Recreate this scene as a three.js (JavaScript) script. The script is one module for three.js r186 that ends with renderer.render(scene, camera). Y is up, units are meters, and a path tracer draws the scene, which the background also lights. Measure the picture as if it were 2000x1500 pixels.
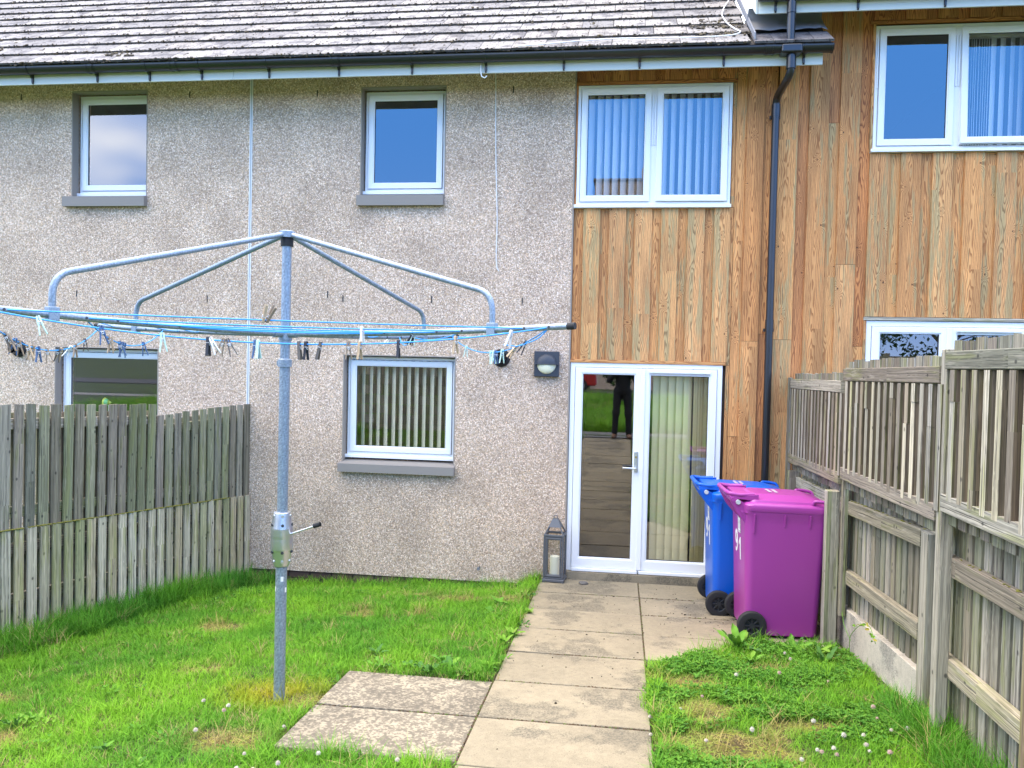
import * as THREE from 'three';
import { RoundedBoxGeometry } from 'three/addons/geometries/RoundedBoxGeometry.js';
import { mergeGeometries, mergeVertices, toCreasedNormals } from 'three/addons/utils/BufferGeometryUtils.js';
import { TextGeometry } from 'three/addons/geometries/TextGeometry.js';
import { FontLoader } from 'three/addons/loaders/FontLoader.js';
import { MarchingCubes } from 'three/addons/objects/MarchingCubes.js';
import { ImprovedNoise } from 'three/addons/math/ImprovedNoise.js';

// ---------------------------------------------------------------- camera, sky, sun, exposure
const scene = new THREE.Scene();
const renderer = new THREE.WebGLRenderer({ antialias: true });
renderer.toneMapping = THREE.LinearToneMapping;
renderer.toneMappingExposure = 2.55;
renderer.shadowMap.enabled = true;
const D2R = Math.PI / 180;
const EYE = new THREE.Vector3(0, 2.095, 7.9);
const camera = new THREE.PerspectiveCamera(50.21, 4 / 3, 0.05, 600);
camera.position.copy(EYE);
camera.rotation.order = 'YXZ';
camera.rotation.set(-1.594 * D2R, 7.635 * D2R, 1.245 * D2R);
camera.updateMatrixWorld(true); camera.updateProjectionMatrix();

const perlin = new ImprovedNoise();
const N3 = (x, y, z = 0) => perlin.noise(x, y, z);
const fbm = (x, y, z = 0, o = 4) => { let s = 0, a = 0.5, f = 1; for (let i = 0; i < o; i++) { s += a * N3(x * f, y * f, z + i * 7.3); a *= 0.5; f *= 2.03; } return s; };
const sstep = (a, b, x) => { const t = Math.min(1, Math.max(0, (x - a) / (b - a))); return t * t * (3 - 2 * t); };
const lerp = (a, b, t) => a + (b - a) * t;
let seed = 12345;
const rnd = () => { seed = (seed + 0x6D2B79F5) | 0; let t = Math.imul(seed ^ (seed >>> 15), 1 | seed); t = (t + Math.imul(t ^ (t >>> 7), 61 | t)) ^ t; return ((t ^ (t >>> 14)) >>> 0) / 4294967296; };
const rr = (a, b) => a + (b - a) * rnd();
const pick = a => a[Math.floor(rnd() * a.length)];

const SUN = new THREE.Vector3(-0.5, 1.2, -0.06).normalize();
const CLX = -0.8, CLZ = 7.2;
{ // blue sky with broken high cloud, computed over the whole sphere
  const W = 1024, H = 512, d = new Float32Array(W * H * 4);
  for (let j = 0; j < H; j++) for (let i = 0; i < W; i++) {
    const el = ((j + 0.5) / H - 0.5) * Math.PI, az = ((i + 0.5) / W - 0.5) * 2 * Math.PI;
    const y = Math.sin(el), x = Math.cos(el) * Math.cos(az), z = Math.cos(el) * Math.sin(az);
    let c;
    if (y < 0) c = [0.16, 0.17, 0.13];
    else {
      const h = Math.exp(-y * 5.5);
      c = [lerp(0.13, 0.66, h * h), lerp(0.50, 0.88, h * h), lerp(1.38, 1.35, h * h)];
      const q = 1 / (y + 0.25), n = fbm(x * q * 0.9 + CLX, z * q * 0.9 + CLZ, 1.7, 5);
      const cl = sstep(-0.06, 0.28, n) * sstep(0.0, 0.12, y) * 0.9;
      const g = 2.0 + 0.5 * Math.max(0, x * SUN.x + y * SUN.y + z * SUN.z);
      c = [lerp(c[0], g, cl), lerp(c[1], g * 0.97, cl), lerp(c[2], g * 0.93, cl)];
    }
    d.set([c[0], c[1], c[2], 1], (j * W + i) * 4);
  }
  const t = new THREE.DataTexture(d, W, H, THREE.RGBAFormat, THREE.FloatType);
  t.mapping = THREE.EquirectangularReflectionMapping; t.magFilter = t.minFilter = THREE.LinearFilter; t.wrapS = THREE.RepeatWrapping; t.needsUpdate = true;
  scene.background = t; scene.environment = t;
}
const sun = new THREE.DirectionalLight(0xffe9c8, 1.5);
sun.position.copy(SUN).multiplyScalar(40); sun.castShadow = true; sun.shadow.radius = 60;
sun.shadow.mapSize.set(2048, 2048);
Object.assign(sun.shadow.camera, { left: -14, right: 14, top: 14, bottom: -14, near: 1, far: 90 });
scene.add(sun); scene.add(sun.target);

// ---------------------------------------------------------------- helpers
const used = {};
const numbered = n => { const k = used[n] = (used[n] ?? -1) + 1; return k ? `${n}_${String(k).padStart(3, '0')}` : n; };
const V = (x, y, z) => new THREE.Vector3(x, y, z);
function tag(o, label, category, group, kind) { if (label) o.userData.label = label; if (category) o.userData.category = category; if (group) o.userData.group = group; if (kind) o.userData.kind = kind; return o; }
const shadow = o => { o.castShadow = o.receiveShadow = true; return o; };
function thing(name, label, category, base = [0, 0, 0], group) { const g = new THREE.Group(); g.name = numbered(name); g.position.set(...base); g.base = V(...base); scene.add(g); return tag(g, label, category, group); }
function part(parent, name, geo, mat, at = [0, 0, 0]) { const m = shadow(new THREE.Mesh(geo, mat)); m.name = name; m.base = V(...at); m.position.copy(m.base).sub(parent.base); parent.add(m); return m; }
function solo(name, geo, mat, label, category, group, kind) { const m = shadow(new THREE.Mesh(geo, mat)); m.name = numbered(name); m.base = V(0, 0, 0); scene.add(m); return tag(m, label, category, group, kind); }
function copyOf(o, label, group) { const c = o.clone(); c.name = numbered(o.name.replace(/_\d{3}$/, '')); c.userData = { ...o.userData }; if (label) c.userData.label = label; if (group) c.userData.group = group; scene.add(c); return c; }
const merge = a => mergeGeometries(a.map(g => g.index ? g.toNonIndexed() : g));
const box = (x0, x1, y0, y1, z0, z1) => new THREE.BoxGeometry(x1 - x0, y1 - y0, z1 - z0).translate((x0 + x1) / 2, (y0 + y1) / 2, (z0 + z1) / 2);
const rbox = (x0, x1, y0, y1, z0, z1, r = 0.004, s = 2) => new RoundedBoxGeometry(x1 - x0, y1 - y0, z1 - z0, s, Math.min(r, (x1 - x0) / 2.1, (y1 - y0) / 2.1, (z1 - z0) / 2.1)).translate((x0 + x1) / 2, (y0 + y1) / 2, (z0 + z1) / 2);
// uv in metres from the face direction
function muv(g, su = 1, sv = su, ou = 0, ov = 0) {
  if (g.index) g = g.toNonIndexed();
  const p = g.attributes.position, n = g.attributes.normal, uv = new Float32Array(p.count * 2);
  for (let i = 0; i < p.count; i++) {
    const ax = Math.abs(n.getX(i)), ay = Math.abs(n.getY(i)), az = Math.abs(n.getZ(i)), x = p.getX(i), y = p.getY(i), z = p.getZ(i);
    const [u, v] = ay > ax && ay > az ? [x, z] : ax > az ? [z, y] : [x, y];
    uv[2 * i] = u * su + ou; uv[2 * i + 1] = v * sv + ov;
  }
  g.setAttribute('uv', new THREE.BufferAttribute(uv, 2)); return g;
}
// a board: length along y (0..h), width w (x), thickness t (z, 0..t), long edges chamfered; uv in metres, offset ou/ov
function board(w, h, t, ou = 0, ov = 0, c = 0.003, topCut = 0) {
  const a = w / 2, P = [[-a + c, 0], [a - c, 0], [a, c], [a, t - c], [a - c, t], [-a + c, t], [-a, t - c], [-a, c]];
  const pos = [], uv = []; let per = 0;
  const yt = x => h + topCut * x / a;
  const q = (A, B, C, Dd, ua, ub) => { for (const [p, u] of [[A, ua], [B, ub], [C, ub], [A, ua], [C, ub], [Dd, ua]]) { pos.push(...p); uv.push(u + ou, p[1] + ov); } };
  for (let i = 0; i < 8; i++) {
    const [x0, z0] = P[i], [x1, z1] = P[(i + 1) % 8], ua = z0 > t / 2 || z1 > t / 2 ? x0 : x0 + 0.05, ub = z0 > t / 2 || z1 > t / 2 ? x1 : x1 + 0.05;
    q([x1, 0, z1], [x0, 0, z0], [x0, yt(x0), z0], [x1, yt(x1), z1], ub + (x0 === x1 ? z1 : 0), ua + (x0 === x1 ? z0 : 0));
  }
  for (const top of [0, 1]) for (let i = 1; i < 7; i++) for (const k of top ? [0, i + 1, i] : [0, i, i + 1]) { pos.push(P[k][0], top ? yt(P[k][0]) : 0, P[k][1]); uv.push(P[k][0] + ou, P[k][1] + ov); }
  const g = new THREE.BufferGeometry();
  g.setAttribute('position', new THREE.Float32BufferAttribute(pos, 3)); g.setAttribute('uv', new THREE.Float32BufferAttribute(uv, 2)); g.computeVertexNormals();
  return g;
}
function ring(x0, x1, y0, y1, b, z0, z1, bb = b, bt = b, br = b) { // rectangular frame with border b
  const s = new THREE.Shape([[x0, y0], [x1, y0], [x1, y1], [x0, y1]].map(p => new THREE.Vector2(...p)));
  s.holes.push(new THREE.Path([[x0 + b, y0 + bb], [x0 + b, y1 - bt], [x1 - br, y1 - bt], [x1 - br, y0 + bb]].map(p => new THREE.Vector2(...p))));
  const e = 0.0025;
  return new THREE.ExtrudeGeometry(s, { depth: z1 - z0 - 2 * e, bevelEnabled: true, bevelThickness: e, bevelSize: e, bevelOffset: -e, bevelSegments: 1 }).translate(0, 0, z0 + e);
}
function tube(pts, r, seg = 40, rad = 10, closed = false, tension = 0.3) { return new THREE.TubeGeometry(new THREE.CatmullRomCurve3(pts.map(p => p.isVector3 ? p : V(...p)), closed, 'catmullrom', tension), seg, r, rad, closed); }
function rod(a, b, r, rad = 12, r2 = r) { const A = a.isVector3 ? a : V(...a), B = b.isVector3 ? b : V(...b), d = B.clone().sub(A); const g = new THREE.CylinderGeometry(r2, r, d.length(), rad); g.applyQuaternion(new THREE.Quaternion().setFromUnitVectors(V(0, 1, 0), d.clone().normalize())); return g.translate(...A.clone().add(B).multiplyScalar(0.5).toArray()); }
function extrude(pts, depth, bevel = 0.003) { return new THREE.ExtrudeGeometry(new THREE.Shape(pts.map(p => new THREE.Vector2(...p))), { depth: depth - 2 * bevel, bevelEnabled: bevel > 0, bevelThickness: bevel, bevelSize: bevel, bevelOffset: -bevel, bevelSegments: 2 }).translate(0, 0, bevel); }
function loft(secs, cap0 = true, cap1 = true) { // rings of equal point count
  const n = secs[0].length, pos = [], idx = [];
  for (const s of secs) for (const p of s) pos.push(...p);
  for (let k = 0; k < secs.length - 1; k++) for (let i = 0; i < n; i++) { const j = (i + 1) % n, a = k * n + i, b = k * n + j, c = b + n, d = a + n; idx.push(a, b, c, a, c, d); }
  const capf = (s, rev) => { const o = pos.length / 3, c = [0, 1, 2].map(q => s.reduce((t, p) => t + p[q], 0) / n); for (const p of s) pos.push(...p); pos.push(...c); for (let i = 0; i < n; i++) { const j = (i + 1) % n; rev ? idx.push(o + i, o + n, o + j) : idx.push(o + j, o + n, o + i); } };
  if (cap0) capf(secs[0], false); if (cap1) capf(secs[secs.length - 1], true);
  const g = new THREE.BufferGeometry(); g.setAttribute('position', new THREE.Float32BufferAttribute(pos, 3)); g.setIndex(idx);
  return toCreasedNormals(g, 0.7);
}
function rrect(hx, hz, r, cx, y, cz = 0, k = 5, tilt = 0) { // rounded rectangle ring, counter-clockwise seen from above reversed for outward normals
  const o = []; for (const [sx, sz, a0] of [[1, 1, 0], [-1, 1, 90], [-1, -1, 180], [1, -1, 270]]) for (let i = 0; i <= k; i++) { const a = (a0 + 90 * i / k) * D2R; const x = sx * (hx - r) + r * Math.cos(a); o.push([cx + x, y + tilt * x, cz + sz * (hz - r) + r * Math.sin(a)]); } return o.reverse();
}
const metalMap = (f, W, H, fn, srgb = true) => { const d = new Uint8Array(W * H * 4); for (let j = 0; j < H; j++) for (let i = 0; i < W; i++) { const c = fn(i, j); const k = (j * W + i) * 4; d[k] = c[0]; d[k + 1] = c[1]; d[k + 2] = c[2]; d[k + 3] = 255; } return tex(d, W, H, srgb, f); };
function tex(d, W, H, srgb, rep = [1, 1]) { const t = new THREE.DataTexture(d, W, H, THREE.RGBAFormat); t.wrapS = t.wrapT = THREE.RepeatWrapping; t.magFilter = THREE.LinearFilter; t.minFilter = THREE.LinearMipmapLinearFilter; t.generateMipmaps = true; t.repeat.set(...rep); if (srgb) t.colorSpace = THREE.SRGBColorSpace; t.needsUpdate = true; return t; }
const cl8 = v => Math.max(0, Math.min(255, v));
const std = (color, roughness = 0.7, o = {}) => { const m = new THREE.MeshStandardMaterial({ roughness, ...o }); if (Array.isArray(color)) m.color.setRGB(...color); else m.color.set(color); return m; };
const phys = (color, roughness, o = {}) => { const m = new THREE.MeshPhysicalMaterial({ roughness, ...o }); if (Array.isArray(color)) m.color.setRGB(...color); else m.color.set(color); return m; };
// pixel (2000 x 1500 photograph) -> direction; point on a plane z = c
const pray = (px, py) => V((px / 2000) * 2 - 1, 1 - (py / 1500) * 2, 0.5).unproject(camera).sub(EYE).normalize();
const onZ = (px, py, z = 0) => { const d = pray(px, py); return EYE.clone().addScaledVector(d, (z - EYE.z) / d.z); };
const toPx = p => { const q = p.clone().project(camera); return [(q.x + 1) * 1000, (1 - q.y) * 750]; };
// triangles whose face direction passes the test take a second material
function splitFaces(g, test) { if (g.index) g = g.toNonIndexed(); const p = g.attributes.position, A = [], B = [], a = V(0, 0, 0), b = V(0, 0, 0), c = V(0, 0, 0); for (let i = 0; i < p.count; i += 3) { a.fromBufferAttribute(p, i); b.fromBufferAttribute(p, i + 1); c.fromBufferAttribute(p, i + 2); const n = b.clone().sub(a).cross(c.clone().sub(a)).normalize(); (test(n) ? B : A).push(i); } const o = new THREE.BufferGeometry(); for (const k in g.attributes) { const s = g.attributes[k], d = new Float32Array(s.array.length); let w = 0; for (const i of [...A, ...B]) { d.set(s.array.slice(i * s.itemSize, (i + 3) * s.itemSize), w); w += 3 * s.itemSize; } o.setAttribute(k, new THREE.BufferAttribute(d, s.itemSize)); } o.addGroup(0, A.length * 3, 0); o.addGroup(A.length * 3, B.length * 3, 1); return o; }
// ---------------------------------------------------------------- textures
const wrapN = (n, m) => ((n % m) + m) % m;
const hash2 = (x, y, s = 0) => { let h = Math.imul(x, 374761393) ^ Math.imul(y, 668265263) ^ Math.imul(s + 1, 1274126177); h = Math.imul(h ^ (h >>> 13), 1274126177); return ((h ^ (h >>> 16)) >>> 0) / 4294967296; };
// periodic value noise
function pnoise(x, y, px, py, s) { const xi = Math.floor(x), yi = Math.floor(y), fx = x - xi, fy = y - yi, u = fx * fx * (3 - 2 * fx), v = fy * fy * (3 - 2 * fy); const h = (a, b) => hash2(wrapN(a, px), wrapN(b, py), s); return lerp(lerp(h(xi, yi), h(xi + 1, yi), u), lerp(h(xi, yi + 1), h(xi + 1, yi + 1), u), v); }

// pebble dash: 2048 px = 4.608 m, stones about 11 mm
let pebbleMap, pebbleBump;
{
  const S = 2048, cell = 4.5, M = Math.floor(S / cell), W = S, c = new Uint8Array(S * S * 4), b = new Uint8Array(S * S * 4);
  const pal = [[222, 213, 203], [212, 202, 190], [202, 190, 176], [192, 178, 164], [207, 197, 186], [176, 162, 149], [226, 220, 213], [196, 181, 164], [162, 148, 136], [204, 187, 164], [184, 175, 168]];
  const K = S / M; const px = new Float32Array(M * M), py = new Float32Array(M * M), pr = new Float32Array(M * M), pc = new Uint8Array(M * M), pb = new Float32Array(M * M);
  for (let j = 0; j < M; j++) for (let i = 0; i < M; i++) { const k = j * M + i; px[k] = (i + 0.5 + (hash2(i, j, 1) - 0.5) * 0.95) * K; py[k] = (j + 0.5 + (hash2(i, j, 2) - 0.5) * 0.95) * K; pr[k] = 0.72 + 0.5 * hash2(i, j, 3); pc[k] = Math.floor(hash2(i, j, 4) * pal.length); pb[k] = 0.86 + 0.22 * hash2(i, j, 5); }
  for (let y = 0; y < S; y++) for (let x = 0; x < S; x++) {
    const ci = Math.floor(x / K), cj = Math.floor(y / K); let d1 = 1e9, d2 = 1e9, kk = 0;
    for (let dj = -1; dj <= 1; dj++) for (let di = -1; di <= 1; di++) { const k = wrapN(cj + dj, M) * M + wrapN(ci + di, M); let ex = Math.abs(px[k] - x), ey = Math.abs(py[k] - y); if (ex > S / 2) ex = S - ex; if (ey > S / 2) ey = S - ey; const d = Math.sqrt(ex * ex + ey * ey) / pr[k]; if (d < d1) { d2 = d1; d1 = d; kk = k; } else if (d < d2) d2 = d; }
    const e = sstep(0.15, 1.5, d2 - d1) , o = (y * S + x) * 4, pp = pal[pc[kk]], coarse = 0.93 + 0.14 * pnoise(x / 128, y / 128, 16, 16, 9) * (0.7 + 0.3 * pnoise(x / 30, y / 30, Math.ceil(S / 30), Math.ceil(S / 30), 10));
    const f = pb[kk] * coarse * 1.12;
    for (let q = 0; q < 3; q++) c[o + q] = cl8(lerp([128, 111, 96][q], pp[q], 0.25 + 0.75 * e) * f);
    const hgt = cl8(255 * e * (1 - 0.35 * Math.min(1, d1 / (K * 0.8)))); b[o] = b[o + 1] = b[o + 2] = hgt; c[o + 3] = b[o + 3] = 255;
  }
  pebbleMap = tex(c, S, S, true); pebbleBump = tex(b, S, S, false);
}
// timber atlases: columns of separate boards side by side, 1 mm per pixel across
function woodAtlas(W, H, cols, mpx, fn) { const d = new Uint8Array(W * H * 4), b = new Uint8Array(W * H * 4), cw = W / cols; for (let y = 0; y < H; y++) for (let x = 0; x < W; x++) { const k = Math.min(cols - 1, Math.floor(x / cw)), [r, g, bl, h] = fn((x - k * cw) * mpx, y * mpx, k, x, y), o = (y * W + x) * 4; d[o] = cl8(r); d[o + 1] = cl8(g); d[o + 2] = cl8(bl); d[o + 3] = 255; b[o] = b[o + 1] = b[o + 2] = cl8(h * 255); b[o + 3] = 255; } return [tex(d, W, H, true), tex(b, W, H, false)]; }
const LC = 12, LW = 0.17067, LH = 2.4576; // larch: 12 columns on 1024 x 1024 px, 1 px = 2 mm x 2.4 mm
let larchMap, larchBump;
{
  const knots = []; for (let k = 0; k < LC; k++) { const a = []; const n = 2 + Math.floor(hash2(k, 3, 40) * 4); for (let i = 0; i < n; i++) a.push([0.02 + hash2(k, i, 41) * 0.13, hash2(k, i, 42) * LH, 0.008 + 0.012 * hash2(k, i, 43)]); knots.push(a); }
  const early = [[198, 140, 92], [194, 134, 86], [200, 146, 96], [193, 137, 92], [206, 156, 106], [203, 153, 104], [209, 162, 112], [202, 151, 102], [206, 160, 113], [201, 154, 108], [208, 163, 115], [204, 158, 112]];
  const late = [[118, 66, 36], [108, 58, 32], [124, 72, 40], [112, 66, 40], [140, 86, 46], [132, 82, 46], [146, 92, 52], [128, 80, 46], [134, 88, 54], [128, 84, 52], [142, 92, 56], [126, 84, 54]];
  const [m, b] = woodAtlas(1024, 1024, LC, 0.002, (x, y0, k) => {
    const y = y0 * 1.2, yy = y + k * 11.3;
    const cx = 0.075 + 0.035 * (hash2(k, 7, 44) - 0.5) + 0.03 * N3(yy * 0.8, k * 3.1, 2.2);
    let dpt = 0.006 + 0.045 * N3(yy * 1.15, k * 5.7, 8.1) + 0.012 * N3(yy * 4.2, k * 2.7, 3.3) + 0.005 * N3(x * 30, yy * 6, k);
    let r = Math.hypot(x - cx, dpt * 1.6) / 0.0115 + 0.5 * N3(x * 60, yy * 9, k + 2) ;
    let kn = 0;
    for (const [kx, ky, kr] of knots[k]) { let dy = Math.abs(y - ky); if (dy > LH / 2) dy = LH - dy; const q = Math.hypot(x - kx, dy * 0.75); r += 4.2 * Math.exp(-((q / (kr * 2.2)) ** 2)); kn = Math.max(kn, 1 - sstep(kr * 0.25, kr * 0.5, q)); }
    const s = r - Math.floor(r), l = sstep(0.42, 0.86, s) * (1 - sstep(0.93, 1.0, s));
    const fine = 0.94 + 0.12 * pnoise(x * 900, yy * 22, 100000, 100000, 50);
    let c = [0, 1, 2].map(q => lerp(early[k][q], late[k][q], l * 0.7) * fine);
    const blot = 0.9 + 0.2 * pnoise(x * 18, yy * 2.2, 100000, 100000, 51); c = c.map(v => v * blot);
    const wth = (fbm(x * 22 + k * 9, yy * 1.5, 5.5, 3) + 0.35 * N3(x * 160, yy * 9, 7.7) * 0.6) + (k < 4 ? -0.32 : k < 8 ? -0.08 : 0.06);
    const wm = sstep(0.05, 0.24, wth) * 0.82;
    c = [lerp(c[0], (176 - 46 * l) * fine, wm), lerp(c[1], (160 - 46 * l) * fine, wm), lerp(c[2], (124 - 40 * l) * fine, wm)];
    c = [lerp(c[0], 62, kn * 0.8), lerp(c[1], 38, kn * 0.8), lerp(c[2], 24, kn * 0.8)];
    return [...c, 0.5 + 0.4 * l - 0.3 * wm * (pnoise(x * 700, yy * 16, 100000, 100000, 52))];
  });
  larchMap = m; larchBump = b;
}
const GC = 10, GW = 0.1024; // weathered fence timber: 10 columns on 1024 x 2048 px
let greyMap, greyBump;
{
  const base = [[142, 138, 124], [128, 122, 106], [156, 153, 143], [134, 134, 112], [118, 110, 98], [147, 139, 121], [124, 124, 110], [163, 158, 146], [138, 130, 118], [128, 131, 104]];
  const [m, b] = woodAtlas(512, 1024, GC, 0.002, (x, y, k) => {
    const yy = y + k * 7.7; const w = x + 0.006 * N3(yy * 2.2, k * 3.1, 1) + 0.002 * N3(yy * 9, k, 4);
    const g1 = pnoise(w * 420, yy * 3.2, 100000, 100000, 60 + k), g2 = pnoise(w * 1000, yy * 14, 100000, 100000, 75 + k), g3 = pnoise(w * 130, yy * 1.6, 100000, 100000, 90 + k);
    let f = 0.58 + 0.3 * g1 + 0.26 * g2 + 0.24 * g3;
    const crack = sstep(0.83, 0.9, pnoise(w * 330, yy * 1.7, 100000, 100000, 110 + k)); f *= 1 - 0.5 * crack;
    let kn = 0; for (let i = 0; i < 3; i++) { const kx = 0.015 + 0.07 * hash2(k, i, 120), ky = 2.048 * hash2(k, i, 121); const q = Math.hypot(x - kx, (y - ky) * 0.7); kn = Math.max(kn, 1 - sstep(0.004, 0.011, q)); }
    let c = base[k].map(v => v * f * (1 - 0.45 * kn));
    const alg = sstep(0.06, 0.3, fbm(x * 30 + k * 3, yy * 2.3, 9.5, 3)) * 0.42; c = [lerp(c[0], 118 * f, alg), lerp(c[1], 124 * f, alg), lerp(c[2], 72 * f, alg)];
    const pale = sstep(0.16, 0.4, fbm(x * 50, yy * 5 + k * 5, 19.5, 3)) * 0.5; c = c.map((v, q) => lerp(v, [198, 192, 178][q] * (0.7 + 0.3 * g2), pale));
    return [...c, 0.25 + 0.4 * g1 + 0.3 * g2 - 0.5 * crack];
  });
  greyMap = m; greyBump = b;
}
// concrete paving, 1024 px = 2.048 m
const concrete = metalMap([1, 1], 1024, 1024, (i, j) => {
  const x = i * 0.002, y = j * 0.002; const n = (f, s) => pnoise(x * f, y * f, Math.round(2.048 * f), Math.round(2.048 * f), s);
  const big = n(2.44, 130) * 0.5 + n(5.86, 131) * 0.3 + n(13.2, 132) * 0.2, mid = n(42, 133), fin = n(200, 134), fin2 = n(430, 135);
  let f = 0.83 + 0.2 * big + 0.07 * (mid - 0.5) + 0.16 * (fin2 - 0.5);
  let c = [208 * f, 193 * f, 166 * f];
  const dirt = sstep(0.5, 0.68, n(3.9, 136) * 0.55 + n(17.6, 137) * 0.3 + fin * 0.15) * (0.35 + 0.65 * sstep(0.42, 0.62, n(95, 138) * 0.5 + fin * 0.5));
  c = [lerp(c[0], 126, dirt * 0.75), lerp(c[1], 119, dirt * 0.75), lerp(c[2], 106, dirt * 0.75)];
  if (hash2(i >> 1, j, 139) > 0.992) c = c.map(v => v * 0.55);
  return c;
});
const concreteDark = metalMap([1, 1], 1024, 1024, (i, j) => {
  const x = i * 0.002, y = j * 0.002; const n = (f, s) => pnoise(x * f, y * f, Math.round(2.048 * f), Math.round(2.048 * f), s);
  const big = n(2.44, 230) * 0.5 + n(6.8, 231) * 0.5, sp = sstep(0.35, 0.7, n(70, 232) * 0.4 + n(150, 233) * 0.35 + n(22, 234) * 0.25);
  const f = 0.85 + 0.25 * big; return [lerp(124, 182, sp) * f, lerp(117, 172, sp) * f, lerp(105, 152, sp) * f];
});
// roof tile face, 1024 px = 2.048 m
const tileMap = metalMap([1, 1], 1024, 1024, (i, j) => {
  const x = i * 0.002, y = j * 0.002; const n = (f, s) => pnoise(x * f, y * f, Math.round(2.048 * f), Math.round(2.048 * f), s);
  const f = 0.9 + 0.12 * n(20, 150) + 0.1 * (n(330, 151) - 0.5);
  let c = [188 * f, 186 * f, 186 * f];
  const bare = sstep(0.56, 0.72, n(6.3, 152) * 0.5 + n(14.6, 153) * 0.35 + n(80, 154) * 0.15) * 0.8; c = [lerp(c[0], 104, bare), lerp(c[1], 103, bare), lerp(c[2], 110, bare)];
  const lich = sstep(0.7, 0.78, n(60, 155) * 0.6 + n(150, 156) * 0.4); c = c.map((v, q) => lerp(v, [66, 58, 48][q], lich));
  return c;
});
const galvMap = metalMap([1, 1], 256, 256, (i, j) => { const x = i / 256, y = j / 256; const f = 0.84 + 0.22 * pnoise(x * 24, y * 24, 24, 24, 160) + 0.16 * (pnoise(x * 64, y * 16, 64, 16, 161) - 0.5); return [176 * f, 186 * f, 194 * f]; });
const soilMap = metalMap([1, 1], 512, 512, (i, j) => { const x = i / 512, y = j / 512; const a = pnoise(x * 60, y * 60, 60, 60, 170), b = pnoise(x * 170, y * 170, 170, 170, 171), c = pnoise(x * 9, y * 9, 9, 9, 172); const f = 0.6 + 0.4 * a + 0.5 * (b - 0.5); const t = sstep(0.35, 0.65, c * 0.5 + a * 0.5); return [lerp(96, 112, t) * f, lerp(92, 128, t) * f, lerp(52, 48, t) * f]; });
const fineBump = metalMap([1, 1], 512, 512, (i, j) => { const v = 255 * (0.5 * pnoise(i / 4, j / 4, 128, 128, 180) + 0.5 * pnoise(i / 2, j / 2, 256, 256, 181)); return [v, v, v]; }, false);

// ---------------------------------------------------------------- materials
const M = {};
M.pebble = std([1.04, 0.925, 0.815], 0.95, { map: pebbleMap, bumpMap: pebbleBump, bumpScale: 0.003 });
const larch = (tint) => std(tint, 0.78, { map: larchMap, bumpMap: larchBump, bumpScale: 0.0008 });
M.larch = [larch([1.0, 0.92, 0.74]), larch([0.95, 0.87, 0.71]), larch([1.04, 0.96, 0.78]), larch([0.90, 0.82, 0.67])];
const grey = (tint) => std(tint, 0.9, { map: greyMap, bumpMap: greyBump, bumpScale: 0.0012 });
M.grey = [grey([1.1, 1.06, 1.0]), grey([0.95, 0.92, 0.86]), grey([1.04, 1.0, 0.97]), grey([0.84, 0.81, 0.77])];
M.greyPale = [grey([1.45, 1.36, 1.18]), grey([1.32, 1.23, 1.06]), grey([1.55, 1.46, 1.28])];
M.greyRail = [grey([1.22, 1.19, 1.13]), grey([1.1, 1.07, 1.0])];
M.slab = std('#bab9b3', 0.92, { map: concrete, bumpMap: fineBump, bumpScale: 0.0008 });
M.slabDark = std('#dcd8d0', 0.92, { map: concreteDark, bumpMap: fineBump, bumpScale: 0.0012 });
M.gravel = std([0.92, 0.98, 1.12], 0.9, { map: concrete, bumpMap: fineBump, bumpScale: 0.0008 });
M.tiles = ['#c2bdb6', '#b6b1ac', '#a29e9b', '#bcb5ac'].map(c => std(c, 0.85, { map: tileMap, bumpMap: fineBump, bumpScale: 0.0008 }));
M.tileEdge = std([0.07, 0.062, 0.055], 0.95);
M.upvc = phys([0.80, 0.81, 0.82], 0.32, { clearcoat: 0.15, clearcoatRoughness: 0.2 });
M.gasket = std([0.03, 0.03, 0.032], 0.7);
M.fascia = std([0.62, 0.64, 0.58], 0.55);
M.soffit = std([0.58, 0.58, 0.55], 0.7);
M.blackPvc = phys([0.012, 0.012, 0.014], 0.3, { clearcoat: 0.3, clearcoatRoughness: 0.25 });
M.sill = std([0.25, 0.225, 0.20], 0.9, { bumpMap: fineBump, bumpScale: 0.0006 });
M.reveal = std([0.30, 0.26, 0.22], 0.9, { bumpMap: fineBump, bumpScale: 0.0006 });
M.glass = phys([1, 1, 1], 0.0, { transmission: 1, thickness: 0, ior: 2.5 });
M.glassPlain = phys([1, 1, 1], 0.0, { transmission: 1, thickness: 0, ior: 1.5 });
M.lead = std([0.19, 0.2, 0.22], 0.6, { bumpMap: fineBump, bumpScale: 0.001 });
M.galv = std('#cfd6dc', 0.42, { map: galvMap, metalness: 0.35 });
M.galvDark = std([0.045, 0.05, 0.06], 0.4, { metalness: 0.3 });
M.alu = std([0.6, 0.62, 0.63], 0.33, { metalness: 0.9 });
M.brass = std([0.5, 0.4, 0.18], 0.35, { metalness: 1 });
M.cord = std([0.03, 0.32, 0.8], 0.5);
M.rubber = std([0.014, 0.014, 0.015], 0.75);
M.wheelHub = std([0.02, 0.022, 0.025], 0.45);
M.purple = phys([0.34, 0.045, 0.28], 0.36, { bumpMap: fineBump, bumpScale: 0.0001 });
M.blue = phys([0.004, 0.105, 0.56], 0.36, { bumpMap: fineBump, bumpScale: 0.0001 });
M.white = std([0.78, 0.78, 0.76], 0.5);
M.anthracite = std([0.035, 0.04, 0.052], 0.5);
M.lantern = std([0.10, 0.105, 0.115], 0.55, { metalness: 0.2 });
M.candle = phys([0.72, 0.68, 0.5], 0.6);
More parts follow.
